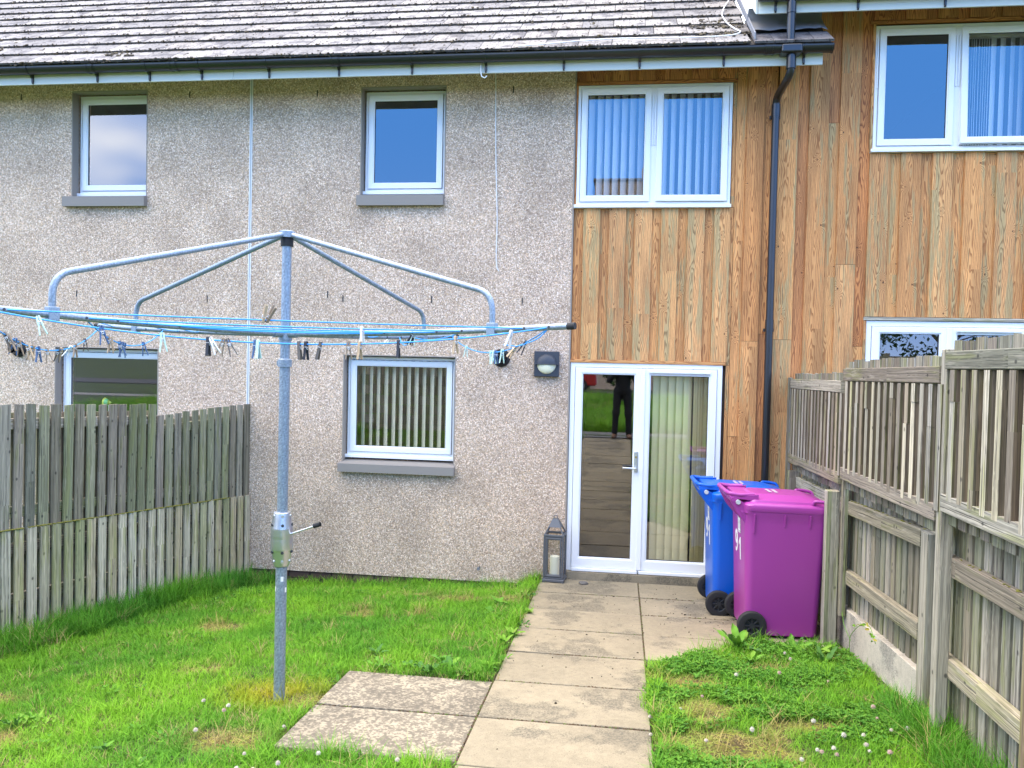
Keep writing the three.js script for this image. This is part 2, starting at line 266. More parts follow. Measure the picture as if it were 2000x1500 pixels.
M.blindCream = phys([0.78, 0.71, 0.40], 0.85, { transmission: 0.2, thickness: 0 });
M.blindPale = phys([0.74, 0.71, 0.55], 0.85, { transmission: 0.2, thickness: 0 });
M.blindWhite = phys([0.72, 0.73, 0.74], 0.85, { transmission: 0.2, thickness: 0 });
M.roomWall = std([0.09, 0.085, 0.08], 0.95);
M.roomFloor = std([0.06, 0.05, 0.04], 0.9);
M.brick = [std([0.10, 0.055, 0.04], 0.95), std([0.08, 0.045, 0.035], 0.95), std([0.12, 0.07, 0.05], 0.95)];
M.soil = std('#ffffff', 1, { map: soilMap, vertexColors: true });
M.leaf = (c) => phys(c, 0.75, { transmission: 0.28, thickness: 0, specularIntensity: 0.35, side: THREE.DoubleSide });
// ---------------------------------------------------------------- ground
const slope = z => z < 4.4 ? 0.049 * z : z < 7.6 ? 0.2156 + 0.115 * (z - 4.4) : z < 8 ? 0.5836 + 0.06 * (z - 7.6) : 0.6076 + 0.006 * Math.min(z - 8, 40);
const pathP = z => slope(Math.max(z, 0));
const inPaved = (x, z) => { // signed: > 0 on paving (metres inside), < 0 on grass
  const e = 0.05 * N3(x * 3.1, z * 3.1, 4.4) + 0.03 * N3(x * 9, z * 9, 1.4);
  const rect = (x0, x1, z0, z1) => Math.min(x - x0, x1 - x, z - z0, z1 - z);
  const main = rect(-0.735, 0.205, -0.6, 8.6);
  const t = 2.62 - 0.75 * sstep(0.1, 1.0, x); // grass creeps over the slabs right of the path
  const side = Math.min(rect(0.15, 1.62, -0.6, 3), t - z);
  const pad = rect(-1.64, -0.7, 3.03, 4.16);
  return Math.max(main, side, pad) + e * 0.7;
};
function groundY(x, z) {
  let y = pathP(z);
  if (x < -0.75) y -= 0.05 * Math.min(-0.75 - x, 3.8) * (1 - sstep(4.6, 7.5, z));
  y -= 0.10 * (1 - sstep(0.0, 1.1, z)) * sstep(0.72, 0.95, -x);
  y += 0.07 * sstep(0.3, 1.6, x) * sstep(1.9, 3.3, z) * (1 - sstep(4.5, 7, z));
  if (x > 1.68) y += 0.3 * sstep(1.68, 1.76, x) * (1 - sstep(4.6, 7.5, z));
  if (z < 9) { const p = inPaved(x, z); y += lerp(0.016, -0.06, sstep(-0.03, 0.04, p)); y += 0.012 * fbm(x * 1.7, z * 1.7, 2.2, 3) * (1 - sstep(-0.1, 0, p)); }
  return y;
}
const dryPatches = [[-3.0, 2.0, 0.28], [-2.05, 1.55, 0.26], [-1.55, 1.55, 0.2], [-0.95, 0.95, 0.3], [-1.35, 1.0, 0.32], [-1.8, 0.8, 0.25], [-1.9, 4.05, 0.28], [-3.1, 4.15, 0.24], [0.45, 2.85, 0.3], [0.5, 3.3, 0.36], [0.6, 3.8, 0.46], [0.95, 2.55, 0.2], [0.98, 3.55, 0.28], [-2.6, 3.0, 0.2], [-3.6, 3.6, 0.25], [-1.72, 3.5, 0.2], [1.45, 2.15, 0.18]];
const dryness = (x, z) => { let d = 0; for (const [a, b, r] of dryPatches) d = Math.max(d, 1 - sstep(0.35, 1.0, Math.hypot((x - a), (z - b) * 1.6) / r + 0.45 * N3(x * 7, z * 7, 3.3))); return d; };
{
  const lines = (segs) => { const o = []; for (const [a, b, s] of segs) for (let v = a; v < b - 1e-6; v += s) o.push(v); o.push(segs[segs.length - 1][1]); return o; };
  const xs = lines([[-200, -40, 40], [-40, -10, 5], [-10, -5, 0.5], [-5, 2, 0.035], [2, 8, 0.5], [8, 40, 4], [40, 200, 40]]);
  const zs = lines([[-120, -8, 28], [-8, -0.4, 1.9], [-0.4, 5, 0.035], [5, 9, 0.1], [9, 40, 1], [40, 220, 30]]);
  const pos = [], col = [], uv = [], idx = [], nx = xs.length;
  for (const z of zs) for (const x of xs) { pos.push(x, z < -0.35 ? -0.5 : groundY(x, z), z); uv.push(x / 0.8, z / 0.8); const d = dryness(x, z), paved = z < 9 && inPaved(x, z) > -0.02 ? 1 : 0; const g = 0.75 + 0.5 * fbm(x * 2.2, z * 2.2, 7.1, 3); let c = [lerp(0.55, 1.6, d) * g, lerp(0.75, 1.25, d) * g, lerp(0.45, 0.95, d) * g]; if (paved) c = [0.55, 0.45, 0.42]; col.push(...c); }
  for (let j = 0; j < zs.length - 1; j++) for (let i = 0; i < nx - 1; i++) { const a = j * nx + i; idx.push(a, a + nx, a + 1, a + 1, a + nx, a + nx + 1); }
  const g = new THREE.BufferGeometry(); g.setAttribute('position', new THREE.Float32BufferAttribute(pos, 3)); g.setAttribute('color', new THREE.Float32BufferAttribute(col, 3)); g.setAttribute('uv', new THREE.Float32BufferAttribute(uv, 2)); g.setIndex(idx); g.computeVertexNormals();
  solo('ground', g, M.soil, null, null, null, 'structure');
}
// ---------------------------------------------------------------- paving: each slab its own piece
{
  const path = thing('garden_path', null, null, [0, 0, 0]); path.userData.kind = 'structure';
  const slab = (x0, x1, z0, z1, mat, dy = 0, steep = 1) => {
    const w = x1 - x0 - 0.009, l = z1 - z0 - 0.019, g = muv(new RoundedBoxGeometry(w, 0.05, l, 2, 0.006), 1 / 2.048, 1 / 2.048, rnd(), rnd());
    const m = part(path, 'paving_slab', g, mat, [(x0 + x1) / 2, (pathP(z0) + pathP(z1)) / 2 - 0.025 + dy, (z0 + z1) / 2]);
    m.rotation.x = -Math.atan2(pathP(z1) - pathP(z0), z1 - z0); m.rotation.z = rr(-0.004, 0.004);
  };
  for (let k = 0; k < 14; k++) slab(-0.73, 0.2, 0.02 + 0.595 * k, 0.02 + 0.595 * (k + 1), M.slab, rr(-0.003, 0.003));
  for (let k = 0; k < 4; k++) slab(0.2, 1.12, 0.02 + 0.595 * k, 0.02 + 0.595 * (k + 1), M.slab, rr(-0.003, 0.003));
  for (let k = 0; k < 3; k++) slab(1.12, 1.62, 0.02 + 0.595 * k, 0.02 + 0.595 * (k + 1), M.slab, rr(-0.003, 0.003));
  for (let k = 0; k < 2; k++) slab(-1.64, -0.73, 3.02 + 0.57 * k, 3.02 + 0.57 * (k + 1), M.slabDark, rr(-0.004, 0.002));
  const edge = solo('edging_board', muv(rbox(0.98, 1.56, 0.0, 0.11, 1.825, 1.86, 0.006), 1 / 1.024, 1 / 2.048, 0.3), M.grey[0], 'low mossy wooden edging board beside the purple bin', 'edging');
  // far footpath and road behind the photographer, mirrored in the door glass
  const strip = (name, z0, z1, x0, x1, mat) => { const o = solo(name, muv(box(x0, x1, slope(z0) - 0.1, slope((z0 + z1) / 2) + 0.012, z0, z1), 0.5), mat); o.userData.kind = 'structure'; };
  strip('pavement', 8.42, 9.6, -30, 30, std([0.16, 0.155, 0.15], 0.95, { bumpMap: fineBump, bumpScale: 0.002 }));
  strip('footpath', 17, 18.3, -40, 40, std([0.22, 0.21, 0.2], 0.95));
  strip('road', 26, 33, -80, 80, std([0.06, 0.06, 0.062], 0.95));
}
// ---------------------------------------------------------------- houses
const HOUSE_A = thing('terraced_house', 'pebble-dashed terraced house left of the white joint strip, its windows above the left fence', 'house', [-6.4, 0, 0]);
const HOUSE_B = thing('terraced_house', 'pebble-dashed terraced house with timber cladding above white French doors', 'house', [-1.2, 0, 0]);
const HOUSE_C = thing('terraced_house', 'timber-clad terraced house with a higher eave behind the trellis fence', 'house', [3, 0, 0]);
function wallWithHoles(x0, x1, y0, y1, holes, z0, z1) {
  const s = new THREE.Shape([[x0, y0], [x1, y0], [x1, y1], [x0, y1]].map(p => new THREE.Vector2(...p)));
  for (const [a, b, c, d] of holes) s.holes.push(new THREE.Path([[a, c], [a, d], [b, d], [b, c]].map(p => new THREE.Vector2(...p))));
  return muv(new THREE.ExtrudeGeometry(s, { depth: z1 - z0, bevelEnabled: false }).translate(0, 0, z0), 1 / 4.608);
}
const RB = -0.076; // bottom edge of the render
const opA = [[-5.73, -4.895, 3.7, 4.79], [-5.908, -4.75, 1.06, 2.142]];
const opB = [[-2.619, -1.767, 3.7, 4.765], [-2.761, -1.622, 1.05, 2.123]];
part(HOUSE_A, 'rendered_wall', wallWithHoles(-9.2, -3.781, RB, 4.94, opA, -0.3, 0), M.pebble);
part(HOUSE_B, 'rendered_wall', wallWithHoles(-3.752, -0.512, RB, 4.94, opB, -0.3, 0), M.pebble);
part(HOUSE_B, 'corner_bead', rbox(-0.512, -0.498, RB, 4.94, -0.07, 0.004, 0.003), M.reveal);
// movement joint between the houses
{ const j = part(HOUSE_B, 'movement_joint', merge([rbox(-3.781, -3.773, RB, 4.93, -0.02, 0.008, 0.002), rbox(-3.760, -3.752, RB, 4.93, -0.02, 0.008, 0.002)]), M.white); part(HOUSE_B, 'joint_sealant', box(-3.773, -3.76, RB, 4.93, -0.02, 0.001), std([0.42, 0.44, 0.46], 0.8)); }
// brick plinth showing under the render
for (const [H, x0, x1] of [[HOUSE_A, -9.2, -3.78], [HOUSE_B, -3.755, -0.51]]) {
  part(H, 'plinth_backing', box(x0, x1, -0.5, RB - 0.002, -0.3, -0.035), std([0.09, 0.08, 0.07], 0.95));
  for (let r = 0; r < 3; r++) for (let x = x0 + (r % 2 ? 0.11 : 0); x < x1 - 0.05; x += 0.225) { const w = Math.min(0.213, x1 - x); part(H, 'brick', rbox(0, w, 0, 0.065, 0, 0.03, 0.003, 1), pick(M.brick), [x, RB - 0.075 - 0.075 * r, -0.045 + rr(-0.003, 0.003)]); }
}
// timber-clad bays
const uvScale = (g, a, b) => { const u = g.attributes.uv; for (let i = 0; i < u.count; i++) u.setXY(i, u.getX(i) * a, u.getY(i) * b); return g; };
function larchBoard(H, x0, x1, y0, y1, z0, t, cols, mats = M.larch) { const k = pick(cols), g = uvScale(board(x1 - x0 - 0.002, y1 - y0, t, (k + 0.5) * LW, rr(0, 2.4), 0.0025), 1 / 2.048, 1 / LH); return part(H, 'cladding_board', g, pick(mats), [(x0 + x1) / 2, y0, z0]); }
const FRESH = [0, 1, 2, 3], TAN = [4, 5, 6, 7], WORN = [8, 9, 10, 11], LIGHT = [4, 5, 6, 7, 8, 9, 10, 11];
part(HOUSE_B, 'cladding_backing', wallWithHoles(-0.5, 1.37, -0.3, 4.94, [[-0.5 + 0.0, 0.945, 0.02, 2.11], [-0.475, 0.955, 3.585, 4.735]], -0.3, -0.055), std([0.05, 0.035, 0.025], 0.95));
part(HOUSE_C, 'cladding_backing', wallWithHoles(1.38, 4.6, -0.3, 5.4, [[2.205, 3.66, 0.5, 2.545], [2.215, 3.62, 4.085, 5.215]], -0.3, -0.055), std([0.05, 0.035, 0.025], 0.95));
{ // above the French doors
  let x = -0.497, wide = false, first = true;
  while (x < 0.95) { const w = Math.min(first ? 0.1 : wide ? 0.145 : 0.1, 0.962 - x); const z0 = wide ? -0.027 : -0.05, ex = wide ? 0.008 : 0;
    larchBoard(HOUSE_B, x - ex, x + w + ex, 2.128, 3.573, z0, 0.024, first ? FRESH : wide ? WORN : TAN, M.larch);
    larchBoard(HOUSE_B, x - ex, x + w + ex, 4.772, 4.93, z0, 0.024, FRESH, M.larch);
    x += w; wide = !wide; first = false; }
  part(HOUSE_B, 'cladding_drip_board', uvScale(board(0.03, 1.46, 0.03, 5.5 * LW, 0, 0.003).rotateZ(-Math.PI / 2), 1 / 2.048, 1 / LH), M.larch[3], [-0.5, 2.112, -0.03]);
  part(HOUSE_B, 'cladding_drip_board', uvScale(board(0.03, 1.5, 0.03, 1.5 * LW, 0, 0.003).rotateZ(-Math.PI / 2), 1 / 2.048, 1 / LH), M.larch[3], [-0.5, 4.754, -0.03]);
  // right of window and doors, with butt joints
  const runs = [[0.965, 1.0, -0.05, [2.1, 3.58], TAN], [1.0, 1.1, -0.05, [1.43], TAN], [1.092, 1.253, -0.027, [2.33], LIGHT], [1.25, 1.37, -0.05, [2.4], FRESH]];
  for (const [a, b, z, js, cols] of runs) { const ys = [0.06, ...js, 4.93]; for (let i = 0; i < ys.length - 1; i++) larchBoard(HOUSE_B, a, b, ys[i] + 0.0015, ys[i + 1] - 0.0015, z, 0.024, i === ys.length - 2 ? [0, 1, 2, 4, 5, 7] : cols); }
}
{ // house C
  const joints = [[2.35], [1.9], [1.3], [4.35, 2.0], [3.05, 1.1], [2.3], [1.5], [4.0, 2.05]];
  let x = 1.385, wide = true, n = 0;
  while (x < 4.5) {
    const w = wide ? 0.16 : 0.112, a = x - (wide ? 0.008 : 0), b = x + w + (wide ? 0.008 : 0), z0 = wide ? -0.027 : -0.05;
    let spans = b < 2.21 ? [[0.3, 5.38]] : [[2.575, 4.065], [5.262, 5.38]];
    for (const [s0, s1] of spans) { const ys = [s0, ...(b < 2.21 ? [...joints[n % 8]].sort((p, q) => p - q) : []), s1]; for (let i = 0; i < ys.length - 1; i++) larchBoard(HOUSE_C, a, b, ys[i] + 0.0015, ys[i + 1] - 0.0015, z0, 0.024, ys[i] > 4.3 ? FRESH : ys[i + 1] > 4.9 ? [1, 3, 4, 5, 7] : wide ? LIGHT : TAN, M.larch); }
    x += w; wide = !wide; n++;
  }
  part(HOUSE_C, 'cladding_drip_board', uvScale(board(0.03, 2.4, 0.035, 9.5 * LW, 0, 0.003).rotateZ(-Math.PI / 2), 1 / 2.048, 1 / LH), M.grey[1], [2.185, 2.557, -0.03]);
  part(HOUSE_C, 'cladding_drip_board', uvScale(board(0.03, 2.4, 0.03, 1.5 * LW, 0, 0.003).rotateZ(-Math.PI / 2), 1 / 2.048, 1 / LH), M.larch[3], [2.16, 5.243, -0.03]);
  larchBoard(HOUSE_C, 2.186, 2.211, 0.3, 2.54, -0.03, 0.03, WORN); larchBoard(HOUSE_C, 2.186, 2.211, 4.075, 5.225, -0.03, 0.03, TAN);
  larchBoard(HOUSE_B, -0.497, -0.477, 3.58, 4.74, -0.04, 0.03, FRESH, M.larch);
}
// rooms behind the glass
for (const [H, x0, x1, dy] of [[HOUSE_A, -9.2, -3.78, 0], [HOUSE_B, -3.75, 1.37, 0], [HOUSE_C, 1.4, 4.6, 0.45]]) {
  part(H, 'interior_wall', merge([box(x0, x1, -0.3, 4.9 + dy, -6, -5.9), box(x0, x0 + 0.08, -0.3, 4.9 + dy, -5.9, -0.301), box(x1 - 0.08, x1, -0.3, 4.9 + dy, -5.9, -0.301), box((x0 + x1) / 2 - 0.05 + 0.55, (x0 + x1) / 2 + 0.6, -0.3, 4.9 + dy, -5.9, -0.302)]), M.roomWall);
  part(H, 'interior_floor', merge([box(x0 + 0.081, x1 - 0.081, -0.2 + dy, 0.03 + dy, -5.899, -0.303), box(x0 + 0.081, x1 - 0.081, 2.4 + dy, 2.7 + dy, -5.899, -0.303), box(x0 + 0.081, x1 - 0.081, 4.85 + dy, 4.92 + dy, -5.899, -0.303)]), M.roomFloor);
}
// windows
function stay(win, x, y, l) { part(win, 'window_stay', merge([rbox(x - 0.006, x + 0.006, y - l, y, -0.0, 0.012, 0.002), box(x - 0.005, x + 0.007, y - l - 0.018, y - l, 0.001, 0.011)].map(g => g.translate(0, 0, win.zf))), M.upvc); }
function makeWindow(H, name, x0, x1, y0, y1, zf, sashes, o = {}) {
  const win = part(H, name, ring(x0, x1, y0, y1, 0.03, zf - 0.07, zf, 0.03, 0.03), M.upvc); win.zf = zf;
  const xs = sashes;
  for (let i = 0; i < xs.length - 1; i++) { const m = (xs[i][1] + xs[i + 1][0]) / 2; part(win, 'mullion', rbox(xs[i][1] - 0.012, xs[i + 1][0] + 0.012, y0 + 0.03, y1 - 0.03, zf - 0.07, zf - 0.001, 0.003), M.upvc); }
  for (const [a, b, open = 0] of xs) {
    const ya = y0 + 0.034, yb = y1 - 0.034, zs = zf + 0.016;
    const s = part(win, 'sash', ring(a, b, ya, yb, 0.048, zs - 0.055, zs), M.upvc);
    part(win, 'glazing_bead', ring(a + 0.046, b - 0.046, ya + 0.046, yb - 0.046, 0.013, zs - 0.03, zs - 0.007), M.upvc);
    part(win, 'gasket', ring(a + 0.056, b - 0.056, ya + 0.056, yb - 0.056, 0.006, zs - 0.031, zs - 0.015), M.gasket);
    const p = part(win, 'pane', new THREE.PlaneGeometry(b - a - 0.1, yb - ya - 0.1), M.glass, [(a + b) / 2, (ya + yb) / 2, zs - 0.024]);
    if (open) { const kids = win.children.slice(-4); const piv = V(0, yb, zs); for (const k of kids) { const w = k.position.clone().sub(piv); k.position.copy(w.applyAxisAngle(V(1, 0, 0), -open).add(piv)); k.rotation.x = -open; } }
    stay(win, a - 0.014, yb - 0.07, (yb - ya) * 0.42); stay(win, b + 0.014, yb - 0.07, (yb - ya) * 0.42);
  }
  part(win, 'cill_trim', rbox(x0 - 0.02, x1 + 0.008, y0 - 0.028, y0 + 0.004, zf - 0.06, zf + 0.035, 0.005), M.upvc);
  return win;
}
function sillStone(H, x0, x1, yb, yt, zr) { const s = part(H, 'window_sill', extrude([[-0.062, yb], [-0.062, yt], [0.02, yt + 0.018], [-zr, yt + 0.03], [-zr, yb + 0.01], [0, yb + 0.004]], x1 - x0, 0.004).rotateY(Math.PI / 2).translate(x0, 0, 0), M.sill); return s; }
function lining(H, x0, x1, y0, y1, d) { part(H, 'window_reveal', ring(x0 - 0.006, x1 + 0.006, y0 - 0.006, y1 + 0.006, 0.012, -d, 0.003), M.reveal); }
lining(HOUSE_A, ...opA[0], 0.1); lining(HOUSE_A, ...opA[1], 0.1); lining(HOUSE_B, ...opB[0], 0.1); lining(HOUSE_B, ...opB[1], 0.1);
makeWindow(HOUSE_A, 'bathroom_window', -5.712, -4.78, 3.755, 4.775, -0.105, [[-5.678, -4.815]]);
makeWindow(HOUSE_A, 'kitchen_window', -5.89, -4.62, 1.12, 2.125, -0.105, [[-5.856, -4.655]]);
makeWindow(HOUSE_B, 'bathroom_window', -2.602, -1.780, 3.755, 4.748, -0.095, [[-2.568, -1.814]]);
makeWindow(HOUSE_B, 'kitchen_window', -2.745, -1.635, 1.118, 2.108, -0.095, [[-2.711, -1.669]]);
makeWindow(HOUSE_B, 'bedroom_window', -0.478, 0.958, 3.6, 4.735, -0.005, [[-0.444, 0.212], [0.266, 0.924, 0.012]]);
makeWindow(HOUSE_C, 'bedroom_window', 2.212, 3.622, 4.095, 5.212, -0.005, [[2.246, 2.892], [2.944, 3.588, 0.045]]);
sillStone(HOUSE_A, -5.8, -4.885, 3.6, 3.7, -0.1); sillStone(HOUSE_A, -5.96, -4.7, 0.96, 1.045, -0.1); sillStone(HOUSE_B, -2.64, -1.765, 3.597, 3.697, -0.1); sillStone(HOUSE_B, -2.79, -1.607, 0.959, 1.041, -0.1);
// French doors
function frenchDoors(H, x0, x1, y0, y1, zf, c) {
  const d = part(H, 'french_doors', ring(x0, x1, y0, y1, 0.046, zf - 0.07, zf, 0.03, 0.05), M.upvc);
  const leaf = (a, b) => {
    const l = part(d, 'door_leaf', ring(a, b, y0 + 0.034, y1 - 0.054, 0.062, zf - 0.06, zf + 0.012, 0.092, 0.052), M.upvc);
    part(d, 'glazing_bead', ring(a + 0.06, b - 0.06, y0 + 0.124, y1 - 0.104, 0.014, zf - 0.03, zf + 0.004), M.upvc);
    part(d, 'gasket', ring(a + 0.071, b - 0.071, y0 + 0.135, y1 - 0.115, 0.006, zf - 0.032, zf - 0.004), M.gasket);
    part(d, 'pane', new THREE.PlaneGeometry(b - a - 0.13, y1 - y0 - 0.23), M.glass, [(a + b) / 2, (y0 + y1) / 2 + 0.01, zf - 0.02]);
    part(d, 'weather_bar', rbox(a + 0.004, b - 0.004, y0 + 0.0, y0 + 0.032, zf - 0.02, zf + 0.03, 0.006), M.upvc);
  };
  leaf(x0 + 0.05, c - 0.003); leaf(c + 0.003, x1 - 0.05);
  part(d, 'meeting_stile', rbox(c - 0.02, c + 0.026, y0 + 0.036, y1 - 0.056, zf + 0.012, zf + 0.024, 0.004), M.upvc);
  part(d, 'trickle_vent', rbox(c + 0.06, x1 - 0.11, y1 - 0.095, y1 - 0.068, zf + 0.012, zf + 0.03, 0.006), M.upvc);
  return d;
}
const doorsB = frenchDoors(HOUSE_B, -0.494, 0.936, 0.082, 2.105, -0.012, 0.195);
{ const hx = 0.152, hy = 1.10, z = 0.002;
  part(doorsB, 'handle_plate', new RoundedBoxGeometry(0.032, 0.2, 0.014, 3, 0.012).translate(hx, hy + 0.06, z + 0.005), M.alu);
  part(doorsB, 'door_handle', merge([rod([hx, hy, z], [hx, hy, z + 0.055], 0.011), rod([hx, hy, z + 0.05], [hx - 0.125, hy + 0.003, z + 0.05], 0.0095), rod([hx, hy + 0.035, z], [hx - 0.001, hy + 0.035, z + 0.01], 0.004)]), M.alu);
  part(doorsB, 'keyhole', rod([hx, hy + 0.105, z], [hx, hy + 0.105, z + 0.016], 0.011), M.brass); }
part(HOUSE_B, 'door_step', muv(rbox(-0.5, 0.96, -0.06, 0.078, -0.08, 0.025, 0.006), 1 / 2.048), M.slab);
const doorsC = frenchDoors(HOUSE_C, 2.212, 3.65, 0.55, 2.54, -0.012, 2.925);
// ---------------------------------------------------------------- eaves, gutters, roofs
const EAVE = { y: 4.735, yt: 4.895, z: 0.4 };
function eave(H, x0, x1, dy) {
  part(H, 'fascia', rbox(x0, x1, EAVE.y + dy, EAVE.yt + dy, 0.382, 0.4, 0.003), M.fascia);
  part(H, 'soffit', box(x0 + 0.002, x1 - 0.002, 4.905 + dy, 4.92 + dy, 0.001, 0.381), M.soffit);
}
function gutter(H, x0, x1, y, brackets, joints) {
  const n = 14, out = [], R = 0.058, r = 0.054; for (let i = 0; i <= n; i++) { const a = Math.PI + Math.PI * i / n; out.push([R * Math.cos(a), R * Math.sin(a)]); } out.push([R + 0.006, 0.004], [R, 0.008], [r, 0.002]); for (let i = n; i >= 0; i--) { const a = Math.PI + Math.PI * i / n; out.push([r * Math.cos(a), r * Math.sin(a)]); }
  const half = (l, s) => new THREE.ExtrudeGeometry(new THREE.Shape(out.map(p => new THREE.Vector2(-p[0] * s, p[1] * s))), { depth: l, bevelEnabled: false }).rotateY(Math.PI / 2);
  const zc = 0.462;
  const g = part(H, 'gutter', half(x1 - x0, 1).translate(x0, y, zc), M.blackPvc);
  for (const x of joints) part(g, 'gutter_joint', merge([half(0.09, 1.09).translate(x - 0.045, y, zc), half(0.014, 1.16).translate(x - 0.035, y, zc), half(0.014, 1.16).translate(x + 0.02, y, zc)]), M.blackPvc);
  for (const x of brackets) part(g, 'gutter_bracket', merge([half(0.026, 1.1).translate(x - 0.013, y, zc), extrude([[0.4, -0.125], [0.408, -0.125], [0.412, -0.06], [0.46, -0.05], [0.45, -0.06], [0.42, -0.085], [0.416, -0.125], [0.4, -0.135]], 0.016, 0.001).rotateY(-Math.PI / 2).scale(1, 1, 1).translate(x + 0.008, y, 0), rbox(x - 0.011, x + 0.011, y - 0.12, y + 0.01, 0.401, 0.408, 0.002)]), M.blackPvc);
  return g;
}
const GY = 4.873;
eave(HOUSE_A, -9.2, -3.765, 0); eave(HOUSE_B, -3.763, 1.662, 0); eave(HOUSE_C, 1.105, 4.7, 0.455);
gutter(HOUSE_A, -9.2, -3.766, GY, [-7.2, -6.5, -5.865, -5.17, -4.62, -4.08], [-5.19, -4.33]);
const gutB = gutter(HOUSE_B, -3.764, 1.72, GY, [-3.4, -2.71, -2.005, -1.31, -0.594, 0.085, 0.82, 1.5], [-2.72, 1.2]);
gutter(HOUSE_C, 1.1, 4.7, GY + 0.455, [1.25, 1.94, 2.65, 3.3], []);
part(gutB, 'gutter_end', extrude(Array.from({ length: 15 }, (_, i) => [0.064 * Math.cos(Math.PI + Math.PI * i / 14), 0.064 * Math.sin(Math.PI + Math.PI * i / 14)]), 0.012, 0.001).rotateY(Math.PI / 2).translate(1.715, GY, 0.462), M.blackPvc);
part(gutB, 'gutter_outlet', merge([rbox(1.29, 1.47, GY - 0.07, GY + 0.012, 0.396, 0.528, 0.02), rod([1.385, GY - 0.14, 0.462], [1.385, GY - 0.05, 0.462], 0.04, 18)]), M.blackPvc);
{ // downpipe
  const dp = thing('downpipe', 'black plastic downpipe running down the timber cladding beside the French doors', 'downpipe', [1.338, 0, 0.06]);
  part(dp, 'swan_neck', tube([[1.385, GY - 0.1, 0.462], [1.385, GY - 0.2, 0.45], [1.372, GY - 0.25, 0.4], [1.345, 4.57, 0.13], [1.338, 4.52, 0.065], [1.338, 4.4, 0.06]], 0.034, 40, 14), M.blackPvc);
  part(dp, 'pipe', merge([rod([1.338, 0.02, 0.06], [1.338, 4.46, 0.06], 0.034, 18), rod([1.338, 2.44, 0.06], [1.338, 2.53, 0.06], 0.039, 18), rod([1.338, 4.4, 0.06], [1.338, 4.5, 0.06], 0.04, 18), rod([1.385, GY - 0.19, 0.462], [1.385, GY - 0.11, 0.462], 0.041, 18)]), M.blackPvc);
  for (const y of [1.0, 2.42, 4.38]) part(dp, 'pipe_clip', merge([rbox(1.29, 1.386, y, y + 0.03, 0.0, 0.028, 0.004), rod([1.338, y, 0.06], [1.338, y + 0.03, 0.06], 0.038, 18)]), M.blackPvc);
  const dq = thing('downpipe', 'short black downpipe from the upper eave into the lower gutter', 'downpipe', [1.385, 4.9, 0.462]);
  part(dq, 'pipe', merge([rod([1.375, GY + 0.0, 0.462], [1.375, 5.33, 0.462], 0.034, 18), rod([1.375, 5.16, 0.462], [1.375, 5.25, 0.462], 0.04, 18)]), M.blackPvc);
}
// roof tiles
const PITCH = 35 * D2R, GAUGE = 0.33, TW = 0.30;
const roofPt = (x, s, n = 0) => [x, 4.885 + s * Math.sin(PITCH) + n * Math.cos(PITCH), 0.505 - s * Math.cos(PITCH) + n * Math.sin(PITCH)];
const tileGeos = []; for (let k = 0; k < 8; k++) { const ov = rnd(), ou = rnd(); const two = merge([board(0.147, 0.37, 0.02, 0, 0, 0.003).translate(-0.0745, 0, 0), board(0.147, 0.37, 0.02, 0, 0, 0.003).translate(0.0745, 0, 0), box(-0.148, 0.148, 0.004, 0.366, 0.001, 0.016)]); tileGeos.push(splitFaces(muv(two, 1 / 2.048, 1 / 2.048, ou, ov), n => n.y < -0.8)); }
const roofA = part(HOUSE_A, 'roof', (() => { const g = box(-9.2, -3.765, 0, 5.2, -0.09, -0.012); return g.rotateX(-Math.PI / 2 + PITCH).translate(0, 4.885, 0.505); })(), std([0.06, 0.055, 0.05], 0.95));
const roofB = part(HOUSE_B, 'roof', (() => { const g = box(-3.763, 1.06, 0, 5.2, -0.09, -0.012); return g.rotateX(-Math.PI / 2 + PITCH).translate(0, 4.885, 0.505); })(), std([0.06, 0.055, 0.05], 0.95));
const mossSpots = [];
for (let r = 0; r < 14; r++) for (let i = -30; i < 16; i++) {
  const x = -3.765 + TW * (i + 0.5 + (r % 2 ? 0.25 : 0)) + 1.5; if (x < -8.7 || x > 1.06 + TW * 0.2) continue;
  let g = pick(tileGeos), xx = x; if (x > 1.06 - TW / 2) { const keep = 1.06 - (x - TW / 2); if (keep < 0.05) continue; g = muv(board(keep, 0.37, 0.02, 0, 0, 0.003), 1 / 2.048, 1 / 2.048, rnd(), rnd()); xx = x - TW / 2 + keep / 2; }
  const p = roofPt(xx, r * GAUGE - 0.01, 0.012 + rr(0, 0.003));
  const m = part(x < -3.765 ? roofA : roofB, 'roof_tile', g, g.groups.length ? [pick(M.tiles), M.tileEdge] : pick(M.tiles), p); m.rotation.set(-Math.PI / 2 + PITCH - 3.2 * D2R, 0, rr(-0.006, 0.006));
}
